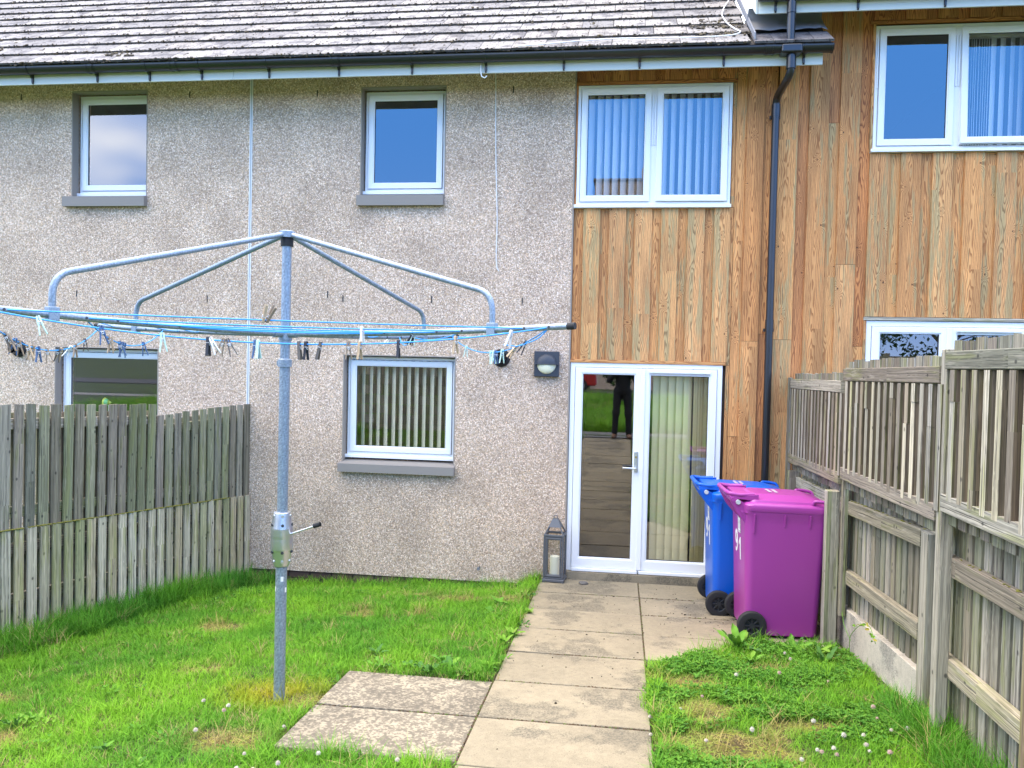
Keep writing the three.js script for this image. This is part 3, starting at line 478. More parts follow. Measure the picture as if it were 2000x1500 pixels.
// the narrow strip of roof that runs on past the party wall
{ const st = part(HOUSE_B, 'eave_strip', box(1.06, 1.72, 0, 0.58, -0.06, -0.012).rotateX(-Math.PI / 2 + PITCH).translate(0, 4.885, 0.505), std([0.06, 0.055, 0.05], 0.95));
  for (let i = 0; i < 4; i++) { const m = part(st, 'roof_tile', muv(board(0.163, 0.34, 0.02, 0, 0, 0.003), 1 / 2.048, 1 / 2.048, rnd(), rnd()), std('#8f8a8a', 0.85, { map: tileMap }), roofPt(1.145 + i * 0.166, -0.01, 0.012)); m.rotation.x = -Math.PI / 2 + PITCH - 3 * D2R; }
  const fl = []; for (let i = 0; i <= 24; i++) { const t = i / 24, x = 1.06 + 0.66 * t; const w = 0.006 * Math.sin(t * 19) + (t > 0.85 ? 0.015 * Math.sin((t - 0.85) * 30) : 0); fl.push([x, w]); }
  const pos = [], idx = []; fl.forEach(([x, w], i) => { for (const [s, n] of [[0.28, 0.05 + w], [0.5, 0.05 + w * 0.5], [0.62, 0.06], [0.62, 0.16]]) pos.push(...roofPt(x, s, n)); if (i) for (let k = 0; k < 3; k++) { const a = (i - 1) * 4 + k; idx.push(a, a + 1, a + 4, a + 1, a + 5, a + 4); } });
  const g = new THREE.BufferGeometry(); g.setAttribute('position', new THREE.Float32BufferAttribute(pos, 3)); g.setIndex(idx); g.computeVertexNormals(); part(HOUSE_B, 'lead_flashing', g, M.lead);
}
// house C gable standing above the lower roof, and its roof
part(HOUSE_C, 'gable_wall', box(1.07, 1.375, 4.95, 5.36, -5.5, -0.02), M.lead);
part(HOUSE_C, 'lead_flashing', extrude([[0.505, 4.93], [0.505, 4.99], [-3.5, 7.8], [-3.5, 7.66]], 0.012, 0.001).rotateY(-Math.PI / 2).translate(1.075, 0, 0), M.lead);
part(HOUSE_C, 'roof', box(1.09, 4.8, 0, 5.2, -0.02, 0.06).rotateX(-Math.PI / 2 + PITCH).translate(0, 5.34, 0.505), std([0.2, 0.19, 0.19], 0.9, { map: tileMap }));
part(HOUSE_C, 'fascia_return', extrude([[0.4, 5.19], [0.4, 5.35], [-0.6, 6.05], [-0.6, 5.86]], 0.018, 0.001).rotateY(-Math.PI / 2).translate(1.1, 0, 0), M.fascia);
// moss on the tiles
{
  const g0 = new THREE.IcosahedronGeometry(1, 1); const p = g0.attributes.position; for (let i = 0; i < p.count; i++) { const v = V(p.getX(i), p.getY(i), p.getZ(i)); const k = 0.72 + 0.55 * N3(v.x * 2.1 + 4, v.y * 2.1, v.z * 2.1) + 0.3 * N3(v.x * 6, v.y * 6, v.z * 6); v.multiplyScalar(k); p.setXYZ(i, v.x, v.y * 0.62, v.z); } g0.computeVertexNormals();
  const list = [];
  const add = (x, s, n, r) => { if (x > 1.05) return; list.push([roofPt(x, s, n), r]); };
  for (let r = 0; r < 12; r++) {
    for (let k = 0; k < 800; k++) { const x = rr(-8, 1.05); add(x, r * GAUGE + rr(-0.022, 0.004), rr(0.008, 0.042), rr(0.004, 0.011) * (rnd() < 0.12 ? 1.7 : 1)); }
    for (let x = -8 + (r % 2 ? 0.075 : 0); x < 1.05; x += 0.15) { const q = fbm(x * 0.9 + r * 3, r * 1.7, 2.2, 2); if (rnd() < 0.22 + 0.9 * q + 0.03 * Math.max(0, x + 1) * 4) { const n = 2 + Math.floor(rnd() * 6); for (let i = 0; i < n; i++) add(x - 0.005 + rr(-0.012, 0.012), r * GAUGE + rr(0, 0.26) * rnd() + 0.02, 0.022, rr(0.006, 0.017)); } }
    for (let k = 0; k < 120; k++) add(rr(-8, 1.05), r * GAUGE + rr(0, 0.33), 0.025, rr(0.003, 0.009));
  }
  for (const [cx, cs] of [[-4.95, 0.2], [-6.9, 0.9], [-6.6, 0.55], [0.7, 0.55], [0.8, 0.75], [0.9, 0.3], [0.75, 0.25], [0.98, 0.55]]) for (let i = 0; i < 26; i++) add(cx + rr(-0.16, 0.16), cs + rr(-0.06, 0.06), 0.03, rr(0.01, 0.022));
  const im = new THREE.InstancedMesh(g0, std('#ffffff', 1), list.length), o = new THREE.Object3D(), c = new THREE.Color();
  list.forEach(([q, r], i) => { o.position.set(...q); o.rotation.set(PITCH, rr(0, 6.3), 0); o.scale.set(r * rr(0.9, 1.7), r, r); o.updateMatrix(); im.setMatrixAt(i, o.matrix); const t = rnd(); c.setRGB(lerp(0.05, 0.13, t * t), lerp(0.042, 0.10, t * t), lerp(0.03, 0.05, t)); im.setColorAt(i, c); });
  im.name = 'roof_moss'; tag(shadow(im), 'dark brown moss clumps growing along the roof tile edges', 'moss', null, 'stuff'); scene.add(im);
}
// ---------------------------------------------------------------- small fixtures on the wall
for (const [px, py] of [[42, 190], [371, 185], [620, 182], [1003, 175], [150, 573], [405, 583], [670, 583], [843, 585], [1020, 588], [640, 575]]) { const q = onZ(px, py); const H = q.x < -3.77 ? HOUSE_A : HOUSE_B; part(H, 'weep_vent', rbox(-0.005, 0.005, -0.033, 0.033, 0, 0.006, 0.002), M.gasket, [q.x, q.y, 0]); }
function flue(px, py, label) { const q = onZ(px, py, 0.04); const t = thing('flue_terminal', label, 'flue', [q.x, q.y, 0]); const L = (a, m, n) => { const g = new THREE.LatheGeometry(a.map(p => new THREE.Vector2(...p)), 28).rotateX(Math.PI / 2); return part(t, n, g, m, [q.x, q.y, 0]); };
  L([[0.0, 0.004], [0.085, 0.004], [0.088, 0.012], [0.07, 0.03], [0.06, 0.035]], M.rubber, 'wall_collar'); L([[0.046, 0.03], [0.05, 0.05], [0.05, 0.11], [0.043, 0.112], [0.04, 0.05]], M.blackPvc, 'outer_duct'); L([[0.022, 0.03], [0.024, 0.125], [0.019, 0.125], [0.018, 0.03]], M.blackPvc, 'inner_duct');
  const sp = []; for (let i = 0; i < 3; i++) { const a = i * 2.09; sp.push(rod([0.02 * Math.cos(a), 0.02 * Math.sin(a), 0.1], [0.045 * Math.cos(a), 0.045 * Math.sin(a), 0.1], 0.004, 6)); } part(t, 'spacer', merge(sp), M.blackPvc, [q.x, q.y, 0]); }
flue(978, 699, 'black round flue terminal on the wall beside the square lamp'); flue(33, 681, 'black round flue terminal beside the window behind the left fence');
{ const q = onZ(1068, 711, 0.02); const t = thing('wall_lamp', 'square anthracite bulkhead lamp with a half-round hood beside the doors', 'lamp', [q.x, q.y, 0]), at = [q.x, q.y, 0];
  part(t, 'back_plate', rbox(-0.12, 0.12, -0.122, 0.122, 0.0, 0.05, 0.006), M.anthracite, at);
  const dome = (a0, len) => new THREE.SphereGeometry(0.098, 28, 14, a0, len, 0, Math.PI / 2).rotateX(Math.PI / 2).scale(1, 1, 0.45);
  part(t, 'hood', dome(0, Math.PI).rotateZ(Math.PI).translate(0, -0.002, 0.05), M.anthracite, at);
  const bowl = dome(0, Math.PI).scale(0.93, 0.93, 0.93).translate(0, -0.004, 0.049); part(t, 'diffuser', bowl, phys([0.82, 0.78, 0.55], 0.4), at);
  part(t, 'hood_lip', rbox(-0.112, 0.112, -0.006, 0.004, 0.048, 0.098, 0.003), M.anthracite, at); }
{ const pts = [[968, 118], [968.5, 160], [968, 250], [969, 340], [971, 430], [969, 500], [971, 526], [974, 529]].map(([a, b], i) => { const q = onZ(a, b, 0.012); return i ? q : onZ(968, 132, 0.012); }); solo('cable', tube(pts, 0.005, 60, 6), M.white, 'thin white cable hanging loose down the rendered wall', 'cable');
  const k = [[940, 118], [939, 138], [941, 149], [947, 152], [951, 148]].map(([a, b]) => onZ(a, b, 0.418)); solo('cable', tube(k, 0.006, 30, 6), M.white, 'short hooked white cable end hanging from the gutter', 'cable');
  const w = [[0.98, 1.55], [0.9, 1.2], [0.86, 0.9], [0.88, 0.6], [0.93, 0.38], [0.97, 0.26], [0.9, 0.17], [0.7, 0.13], [0.3, 0.13], [-0.1, 0.16], [-0.45, 0.12], [-0.75, 0.05], [-1.0, 0.0]].map(([x, s]) => V(...roofPt(x, s, 0.045))); solo('roof_cable', tube(w, 0.0055, 90, 6), M.white, 'white cable lying loose over the roof tiles above the gutter', 'cable'); }
{ const q = onZ(936, 1108); const t = thing('outside_tap_stub', 'small capped pipe stub low on the rendered wall', 'pipe', [q.x, q.y, 0]); part(t, 'stub', rod([q.x, q.y, -0.02], [q.x, q.y, 0.06], 0.011), M.galvDark); part(t, 'cap', rod([q.x, q.y, 0.05], [q.x + 0.002, q.y, 0.07], 0.015), M.lead); }
// blinds
function blind(label, x0, x1, y0, y1, z, mat, slats, w = 0.085) {
  const t = thing('vertical_blind', label, 'blind', [(x0 + x1) / 2, y0, z]);
  part(t, 'head_rail', rbox(x0, x1, y1, y1 + 0.04, z - 0.02, z + 0.02, 0.004), M.white);
  const n = 6, prof = Array.from({ length: n + 1 }, (_, i) => [(i / n - 0.5) * w, 0.006 * (1 - (2 * i / n - 1) ** 2)]);
  const pos = [], idx = []; for (const y of [0, 1]) for (const [a, b] of prof) pos.push(a, y * (y1 - y0), b); for (let i = 0; i < n; i++) idx.push(i, i + 1, i + n + 1, i + 1, i + n + 2, i + n + 1);
  const g = new THREE.BufferGeometry(); g.setAttribute('position', new THREE.Float32BufferAttribute(pos, 3)); g.setIndex(idx); g.computeVertexNormals();
  for (const [x, a] of slats) { const m = part(t, 'slat', g, mat, [x, y0, z]); m.rotation.y = a; }
}
const seq = (x0, x1, d, a, j = 0.05) => { const o = []; for (let x = x0; x <= x1; x += d) o.push([x + rr(-0.004, 0.004), a + rr(-j, j)]); return o; };
blind('cream vertical blind with slats turned edge-on in the kitchen window', -2.7, -1.68, 1.16, 2.08, -0.19, M.blindPale, seq(-2.69, -1.68, 0.079, -0.86, 0.05));
blind('cream vertical blind drawn across the right-hand French door', 0.3, 0.9, 0.16, 2.06, -0.115, M.blindCream, [...seq(0.335, 0.68, 0.074, 0.42, 0.03), ...seq(0.70, 0.88, 0.022, 1.1, 0.1)]);
blind('pale vertical blind in the left half of the upstairs window', -0.44, 0.22, 3.62, 4.7, -0.17, M.blindWhite, seq(-0.43, 0.24, 0.079, 0.86, 0.03));
blind('pale vertical blind in the right half of the upstairs window', 0.25, 0.92, 3.62, 4.7, -0.17, M.blindWhite, seq(0.27, 0.92, 0.079, 0.86, 0.12));
blind('pale vertical blind bunched up in the open window of the right house', 3.0, 3.6, 4.12, 5.15, -0.2, M.blindWhite, [...seq(3.06, 3.26, 0.022, 1.2, 0.1), ...seq(3.3, 3.6, 0.079, 0.7, 0.05)]);
{ const t = thing('window_ornament', 'small yellow and green cone ornament on the windowsill behind the left fence', 'ornament', [-5.35, 1.46, -0.2]); const q = onZ(211, 786, -0.2); t.position.copy(q); const C = (r0, r1, h, x, c) => { const m = shadow(new THREE.Mesh(new THREE.CylinderGeometry(r1, r0, h, 20).rotateZ(-Math.PI / 2).translate(x, 0, 0), std(c, 0.5))); m.name = 'cone_band'; t.add(m); }; C(0.05, 0.044, 0.014, -0.03, [0.6, 0.62, 0.1]); C(0.043, 0.026, 0.03, -0.008, [0.15, 0.5, 0.25]); C(0.025, 0.014, 0.014, 0.014, [0.3, 0.32, 0.04]); C(0.014, 0.003, 0.018, 0.03, [0.5, 0.55, 0.15]); const stem = shadow(new THREE.Mesh(rod([0, -0.34, -0.01], [0, 0, -0.01], 0.004, 8), M.white)); stem.name = 'stem'; t.add(stem); }
// ---------------------------------------------------------------- fences
function greyBoard(w, h, t, cut = 0, cols = null) { const k = cols ? pick(cols) : Math.floor(rnd() * GC); return uvScale(board(w, h, t, (k + 0.5) * GW, rr(0, 2), 0.002, cut), 1 / 1.024, 1 / 2.048); }
const rail = (len, hgt, thick) => { const k = Math.floor(rnd() * GC); return uvScale(board(hgt, len, thick, (k + 0.5) * GW, rr(0, 2), 0.003), 1 / 1.024, 1 / 2.048); }; // length along y
const yellowMoss = std([0.16, 0.15, 0.025], 1);
function mossStrip(parent, a, b, n, r) { // crust of moss along a top edge
  const gs = []; for (let i = 0; i < n; i++) { const t = rnd(), g = new THREE.IcosahedronGeometry(r * rr(0.5, 1.2), 0); g.scale(1.5, 0.5, 1.2).translate(...V(...a).lerp(V(...b), t).add(V(rr(-0.008, 0.008), 0, rr(-0.006, 0.006))).toArray()); gs.push(g); } const m = part(parent, 'moss', merge(gs), yellowMoss); m.userData.kind = 'stuff'; return m;
}
{ // left fence, angled away from the wall
  const k = -0.244, len = Math.hypot(k, 1), dir = V(k / len, 0, 1 / len), nrm = V(dir.z, 0, -dir.x); // nrm faces the garden (+x)
  const at = (s, off) => V(-3.752, 0, 0.0).addScaledVector(dir, s).addScaledVector(nrm, off);
  const F = thing('timber_fence', 'weathered grey paling fence in two tiers along the left of the lawn', 'fence', [-4.2, -0.05, 1.8]);
  const ry = Math.atan2(nrm.x, nrm.z); // board normal local z -> nrm
  const S = 6.6, mid = s => 0.675 + 0.047 * s, base = s => Math.max(-0.25, groundY(at(s, 0).x, Math.max(0, at(s, 0).z)) - 0.06), topAt = s => s < 1.2 ? 1.603 - 0.04 * s : s < 3.0 ? 1.62 + 0.037 * (s - 1.2) + 0.03 : 1.74 + 0.037 * (s - 3);
  const put = (s, off, y0, g, mat, nm = 'pale') => { const p = at(s, off), m = part(F, nm, g, mat, [p.x, y0, p.z]); m.rotation.y = ry; return m; };
  let n = 0;
  for (let s = 0.045; s < S; s += 0.1045) { const y0 = base(s), h = mid(s) - y0 + rr(-0.004, 0.004); const m = put(s, 0.02, y0, greyBoard(rr(0.071, 0.077), h, 0.018, rr(-0.002, 0.002), [0, 2, 3, 5, 7, 9]), pick(M.greyPale)); m.rotation.z = rr(-0.004, 0.004); }
  for (let s = 0.045; s < S; s += 0.1045) { const big = s < 1.2 ? 1 : 1.0; const y0 = mid(s) - 0.05, h = topAt(s) - y0 + rr(-0.006, 0.006); const m = put(s + rr(-0.004, 0.004), -0.001, y0, greyBoard(rr(0.070, 0.082), h, 0.018, rr(-0.003, 0.003), [0, 1, 3, 6, 8, 9]), pick(M.grey)); m.rotation.z = rr(-0.007, 0.007) - (s < 1.2 ? 0.006 : 0.014); }
  // rear boards over the gaps, seen dark between the front ones
  for (let s = 0.0; s < S; s += 0.1045) { put(s, -0.075, base(s), greyBoard(0.08, topAt(s) - base(s) - 0.06, 0.016), pick(M.grey), 'rear_pale'); }
  const railAt = (s0, s1, y0, y1, h, off, t = 0.045, nm = 'rail') => { const A = at(s0, off), B = at(s1, off); A.y = y0; B.y = y1; const g = rail(A.distanceTo(B), h, t); const m = part(F, nm, g, pick(M.grey), A.toArray()); const Y = B.clone().sub(A).normalize(), Zv = nrm.clone(), X = Y.clone().cross(Zv); m.quaternion.setFromRotationMatrix(new THREE.Matrix4().makeBasis(X, Y, Zv)); return m; };
  for (const y of [0.15, 0.52]) railAt(0, S, y, y + 0.31, 0.09, -0.047);
  for (const [a, b] of [[0, 1.2], [1.2, 3.0], [3.0, 4.8], [4.8, S]]) { railAt(a + 0.01, b - 0.01, topAt(a + 0.01) - 0.14, topAt(b - 0.02) - 0.14, 0.08, -0.055, 0.045); railAt(a + 0.01, b - 0.01, mid(a) + 0.12, mid(b) + 0.12, 0.08, -0.055, 0.045); }
  for (const s of [0.05, 1.82, 3.6, 5.4]) { const p = at(s, -0.12); part(F, 'post', uvScale(board(0.095, 1.6, 0.095, 0.45, rr(0, 2)), 1 / 1.024, 1 / 2.048), M.grey[0], [p.x, -0.25, p.z]).rotation.y = ry; }
  for (let s = 0.3; s < 5; s += 0.5) { const A = at(s, 0.03), B = at(s + 0.5, 0.03); mossStrip(F, [A.x, mid(s) + 0.002, A.z], [B.x, mid(s + 0.5) + 0.002, B.z], 60, 0.011); }
}
{ // right fence: posts, rails, pales, gravel board, and stepped trellis panels above
  const X = 1.60, F = thing('timber_fence', 'grey paling fence with trellis panels and posts along the right side of the garden', 'fence', [1.65, 0, 2.4]);
  const facing = -Math.PI / 2; // local z -> -x
  const pale = (z, x, y0, h, w, t, mats, cols, cut = 0, nm = 'pale') => { const m = part(F, nm, greyBoard(w, h, t, cut, cols), pick(mats), [x, y0, z]); m.rotation.y = facing; return m; };
  const railZ = (z0, z1, x, y0, y1, h, t, mat, nm = 'rail') => { const A = V(x, y0, z0), B = V(x, y1, z1), m = part(F, nm, rail(A.distanceTo(B), h, t), mat, A.toArray()); const Y = B.clone().sub(A).normalize(), Zv = V(-1, 0, 0), Xv = Y.clone().cross(Zv); m.quaternion.setFromRotationMatrix(new THREE.Matrix4().makeBasis(Xv, Y, Zv)); return m; };
  const bigPost = (x0, x1, z0, z1, y0, y1, nm = 'post') => part(F, nm, uvScale(muv(rbox(x0, x1, y0, y1, z0, z1, 0.006), 1, 1, rr(0, 1), rr(0, 1)), 1 / 1.024, 1 / 2.048), pick(M.grey));
  // lower fence posts
  bigPost(1.545, 1.655, 0.01, 0.1, -0.1, 1.14); bigPost(1.48, 1.57, 1.712, 1.80, -0.05, 1.215); bigPost(1.613, 1.733, 3.26, 3.36, 0.0, 1.235); bigPost(1.62, 1.73, 5.2, 5.3, 0.1, 1.5);
  // lower bays: [z0, z1, rail tops..., ground]
  const bays = [[0.1, 1.7, 1.04, 1.09, 0.56, 0.61], [1.72, 3.26, 1.10, 1.19, 0.605, 0.685], [3.5, 5.2, 1.135, 1.16, 0.64, 0.665]];
  bays.forEach(([z0, z1, a, b, c, d], n) => {
    railZ(z0 + 0.002, z1 - 0.002, X + 0.06, a, b, 0.095, 0.05, pick(M.greyRail)); railZ(z0 + 0.002, z1 - 0.002, X + 0.06, c, d, 0.095, 0.05, pick(M.greyRail));
    for (let z = z0 + 0.045; z < z1 - 0.02; z += 0.1) { const t = (z - z0) / (z1 - z0), g0 = n === 1 ? lerp(0.30, 0.40, t) : groundY(1.62, z) - 0.02, top = lerp(a, b, t) + (n === 2 ? 0.3 : 0.15) + rr(-0.01, 0.01); pale(z, X + 0.082, g0, top - g0, rr(0.064, 0.072), 0.018, M.grey, [0, 1, 2, 3, 6, 7]); pale(z + 0.05, X + 0.12, g0, top - g0 - 0.02, 0.07, 0.016, M.grey, null, 0, 'rear_pale'); }
    mossStrip(F, [X + 0.035, a + 0.05, z0], [X + 0.035, b + 0.05, z1], 36, 0.006);
    if (n < 2) mossStrip(F, [X + 0.075, a + 0.155, z0], [X + 0.075, b + 0.155, z1], 60, 0.007);
  });
  part(F, 'gravel_board', (() => { const s = new THREE.Shape([[1.6, 0.0], [3.27, 0.08], [3.27, 0.46], [1.6, 0.36]].map(p => new THREE.Vector2(...p))); return muv(new THREE.ExtrudeGeometry(s, { depth: 0.045, bevelEnabled: true, bevelSize: 0.004, bevelThickness: 0.004, bevelSegments: 2 }).rotateY(-Math.PI / 2).translate(X + 0.075, 0, 0), 1 / 2.048, 1 / 2.048, 0.4, 0.2); })(), M.gravel);
  // trellis posts
  bigPost(1.572, 1.615, 1.80, 1.85, 0.33, 2.1, 'trellis_post'); bigPost(1.555, 1.615, 3.62, 3.69, 0.2, 2.2, 'trellis_post'); bigPost(1.53, 1.57, -0.02, 0.03, 0.9, 2.0, 'trellis_post'); bigPost(1.56, 1.62, 5.45, 5.51, 0.2, 2.3, 'trellis_post');
  // trellis panels: rails on the garden side, pales behind, extra battens filling the gaps
  const panels = [[0.03, 1.80, 1.945, 1.965, 1.255, 1.31, 2.05], [1.85, 3.62, 2.05, 2.075, 1.355, 1.39, 2.163], [3.69, 5.45, 2.145, 2.155, 1.455, 1.465, 2.25]];
  const battenSide = [grey('#c9b9ae'), grey('#beb0a4'), grey('#d0c2b6')]; // darker, browner tints for the side faces of the battens
  panels.forEach(([z0, z1, ta, tb, ba, bb, top], n) => {
    const XF = 1.545;
    railZ(z0 + 0.002, z1 - 0.002, XF + 0.04, ta, tb, 0.085, 0.038, pick(M.grey)); railZ(z0 + 0.002, z1 - 0.002, XF + 0.04, ba, bb, 0.085, 0.038, pick(M.grey));
    const pitch = n === 0 ? 0.112 : 0.12;
    for (let z = z0 + 0.04; z < z1 - 0.02; z += pitch) {
      const t = (z - z0) / (z1 - z0), b0 = lerp(ba, bb, t), t0 = lerp(ta, tb, t);
      pale(z, XF + 0.059, b0 - rr(0.1, 0.115), top + lerp(-0.015, 0.015, t) - b0 + 0.107 + rr(-0.005, 0.005), rr(0.085, 0.095), 0.016, M.grey, [0, 1, 3, 4, 6, 8], rr(-0.003, 0.003));
      pale(z + pitch / 2, XF + 0.085, b0 - 0.05, top - b0, 0.09, 0.016, M.grey, null, 0, 'rear_pale');
      // batten in front of the gap, sometimes in two pieces
      const zb = z + pitch / 2, y0 = b0 + rr(0.005, 0.035), y1 = t0 - 0.046, mats = rnd() < 0.2 ? M.greyPale : M.grey;
      const bt = (a, b2, dx) => { const m = pale(zb + rr(-0.004, 0.004), XF + 0.041 + dx, a, b2 - a, rr(0.048, 0.056), 0.04, mats, [0, 2, 4, 5, 7, 8], 0, 'batten'); m.geometry = splitFaces(m.geometry, v => Math.abs(v.x) > 0.9); m.material = [m.material, pick(battenSide)]; m.rotation.x = rr(-0.006, 0.006); };
      if (n > 0 && rnd() < 0.35) { const c = lerp(y1, y0, rr(0.12, 0.4)); bt(y0, c - 0.001, 0); bt(c + 0.001, y1, rr(-0.006, 0.004)); } else bt(y0, y1, 0);
    }
  });
}
{ // gate post at the end of the garden
  const q = EYE.clone().addScaledVector(pray(2000, 1040), 2.83 / 1.0); const y0 = groundY(q.x, q.z) - 0.1;
  const t = thing('gate_post', 'pale wooden post standing at the garden end of the right fence', 'post', [q.x + 0.05, y0, q.z]);
  part(t, 'post', uvScale(muv(rbox(q.x + 0.03, q.x + 0.13, y0, 2.0, q.z - 0.05, q.z + 0.05, 0.006), 1, 1, 0.2, 0.3), 1 / 1.024, 1 / 2.048), grey('#ffe9d2'));
  part(t, 'post_cap', rbox(q.x + 0.022, q.x + 0.138, 2.001, 2.02, q.z - 0.058, q.z + 0.058, 0.006), M.greyPale[0]);
}
// ---------------------------------------------------------------- wheelie bins
const font = await new FontLoader().loadAsync('fonts/droid/droid_sans_bold.typeface.json');
function sticker() { const c = document.createElement('canvas'); c.width = 96; c.height = 144; const g = c.getContext('2d'); g.fillStyle = '#e9ecec'; g.fillRect(0, 0, 96, 144); g.strokeStyle = '#6a7078'; g.lineWidth = 5; g.strokeRect(12, 12, 72, 120); g.lineWidth = 7; g.beginPath(); g.moveTo(34, 30); g.lineTo(34, 112); g.moveTo(34, 74); g.lineTo(62, 32); g.moveTo(60, 30); g.lineTo(60, 112); g.stroke(); const t = new THREE.CanvasTexture(c); t.colorSpace = THREE.SRGBColorSpace; return t; }
const stickerMat = std('#ffffff', 0.5, { map: sticker() });
function wheelieBin(label, mat, pos, turn) {
  const t = thing('wheelie_bin', label, 'wheelie bin', [0, 0, 0], 'wheelie bins beside the French doors'); t.position.set(...pos); t.rotation.y = turn; t.base.set(0, 0, 0);
  const body = part(t, 'body', loft([rrect(0.258, 0.246, 0.05, -0.018, 0.035), rrect(0.262, 0.25, 0.05, -0.018, 0.05), rrect(0.282, 0.268, 0.06, -0.012, 0.5), rrect(0.302, 0.282, 0.06, -0.006, 0.86), rrect(0.304, 0.284, 0.06, -0.005, 0.93), rrect(0.318, 0.288, 0.05, 0.0, 0.945), rrect(0.318, 0.288, 0.05, 0.0, 0.975)]), mat);
  const ribs = []; for (const sz of [-1, 1]) for (const [x, l] of [[-0.24, 0.14], [-0.02, 0.09], [0.16, 0.09]]) ribs.push(extrude([[0, 0.94], [0.022, 0.94], [0.012, 0.94 - l], [0.0, 0.94 - l]], 0.01, 0.001).rotateY(sz > 0 ? -Math.PI / 2 : Math.PI / 2).translate(x, 0, sz * 0.278)); part(t, 'rim_rib', merge(ribs), mat);
  const tl = -0.022;
  const lid = part(t, 'lid', loft([rrect(0.322, 0.292, 0.05, 0.008, 0.955, 0, 5, tl), rrect(0.325, 0.295, 0.05, 0.008, 0.968, 0, 5, tl), rrect(0.325, 0.295, 0.055, 0.008, 0.997, 0, 5, tl), rrect(0.312, 0.284, 0.06, 0.006, 1.012, 0, 5, tl), rrect(0.295, 0.262, 0.07, 0.004, 1.018, 0, 5, tl), rrect(0.29, 0.255, 0.08, 0.0, 1.034, 0, 5, tl), rrect(0.225, 0.175, 0.07, -0.03, 1.062, 0, 5, tl), rrect(0.205, 0.155, 0.07, -0.035, 1.069, 0, 5, tl)]), mat);
  const lines = []; for (let k = 0; k < 2; k++) for (let i = 0; i < 7; i++) lines.push(box(-0.10 + k * 0.045, -0.075 + k * 0.045, 0, 0.0015, -0.075 + i * 0.022, -0.06 + i * 0.022)); const pr = part(t, 'lid_print', merge(lines).rotateZ(tl).translate(0, 1.0725, 0), std([0.5, 0.42, 0.5], 0.6)); 
  // hinge collar, handle bars and cheeks at the back
  const cheek = z => extrude([[-0.27, 0.99], [-0.39, 1.055], [-0.418, 1.05], [-0.413, 1.02], [-0.36, 0.93], [-0.3, 0.86], [-0.27, 0.86]], 0.02, 0.004).translate(0, 0, z - 0.01);
  part(t, 'handle_bracket', merge([cheek(-0.235), cheek(0.235), cheek(-0.08), cheek(0.08), extrude([[-0.28, 0.95], [-0.34, 0.955], [-0.30, 0.88], [-0.28, 0.86]], 0.5, 0.004).translate(0, 0, -0.25)]), mat);
  part(t, 'handle_bar', merge([rod([-0.4, 1.035, -0.25], [-0.4, 1.035, 0.25], 0.016, 14)]), mat);
  part(t, 'lid_handle', merge([tube([[-0.24, 1.075, -0.22], [-0.34, 1.07, -0.235], [-0.41, 1.078, -0.225], [-0.43, 1.08, -0.17], [-0.43, 1.08, 0.17], [-0.41, 1.078, 0.225], [-0.34, 1.07, 0.235], [-0.24, 1.075, 0.22]], 0.016, 60, 10, false, 0.25), rbox(-0.36, -0.22, 1.04, 1.065, -0.225, 0.225, 0.01), extrude([[-0.21, 1.03], [-0.21, 1.078], [-0.42, 1.06], [-0.42, 1.045]], 0.018, 0.003).translate(0, 0, 0.226), extrude([[-0.21, 1.03], [-0.21, 1.078], [-0.42, 1.06], [-0.42, 1.045]], 0.018, 0.003).translate(0, 0, -0.244)]), mat);
  for (const s of [-1, 1]) part(t, 'hinge_pin', rod([-0.36, 1.02, s * 0.245], [-0.36, 1.02, s * 0.264], 0.017, 16), std([0.5, 0.52, 0.54], 0.4));
  for (const s of [-1, 1]) part(t, 'lid_grip', tube([[0.18, 1.02, s * 0.262], [0.19, 1.045, s * 0.275], [0.25, 1.043, s * 0.288], [0.31, 1.03, s * 0.288], [0.325, 1.0, s * 0.28]], 0.013, 24, 8), mat);
  // wheels
  const tyre = new THREE.LatheGeometry([[0.062, -0.024], [0.098, -0.026], [0.106, -0.018], [0.108, 0], [0.106, 0.018], [0.098, 0.026], [0.062, 0.024]].map(p => new THREE.Vector2(...p)), 36).rotateX(Math.PI / 2);
  const hub = []; hub.push(new THREE.CylinderGeometry(0.02, 0.022, 0.052, 16).rotateX(Math.PI / 2)); hub.push(new THREE.CylinderGeometry(0.064, 0.064, 0.01, 28).rotateX(Math.PI / 2)); hub.push(new THREE.TorusGeometry(0.06, 0.006, 6, 28).translate(0, 0, 0.018)); for (let i = 0; i < 8; i++) hub.push(rbox(0.012, 0.06, -0.0045, 0.0045, -0.02, 0.02, 0.002, 1).rotateZ(i * Math.PI / 4));
  const hubG = merge(hub);
  for (const s of [-1, 1]) { const w = part(t, 'wheel', tyre, M.rubber, [-0.238, 0.108, s * 0.262]); if (s < 0) w.rotation.y = Math.PI; part(w, 'hub', hubG, M.wheelHub, [-0.238, 0.108, s * 0.262]); }
  part(t, 'axle', rod([-0.238, 0.108, -0.25], [-0.238, 0.108, 0.25], 0.011), M.galvDark);
  // house number and sticker on the back face
  const face = (y) => -0.294 - (y - 0.5) * 0.014 / 0.36; // x of the back wall at height y
  const lean = Math.atan(0.014 / 0.36);
  const dig = (ch, z, y, h) => { const g = new TextGeometry(ch, { font, size: h, depth: 0.002, curveSegments: 6, bevelEnabled: false }); g.computeBoundingBox(); const bb = g.boundingBox; g.translate(-(bb.min.x + bb.max.x) / 2, 0, 0).scale(0.85, 1, 1); const m = part(t, 'painted_number', g, M.white, [face(y) - 0.0015, y, z]); m.rotation.set(0, -Math.PI / 2, 0); m.rotation.order = 'YXZ'; m.rotation.x = lean * 1; };
  dig('9', -0.06, 0.59, 0.17); dig('1', 0.065, 0.555, 0.17);
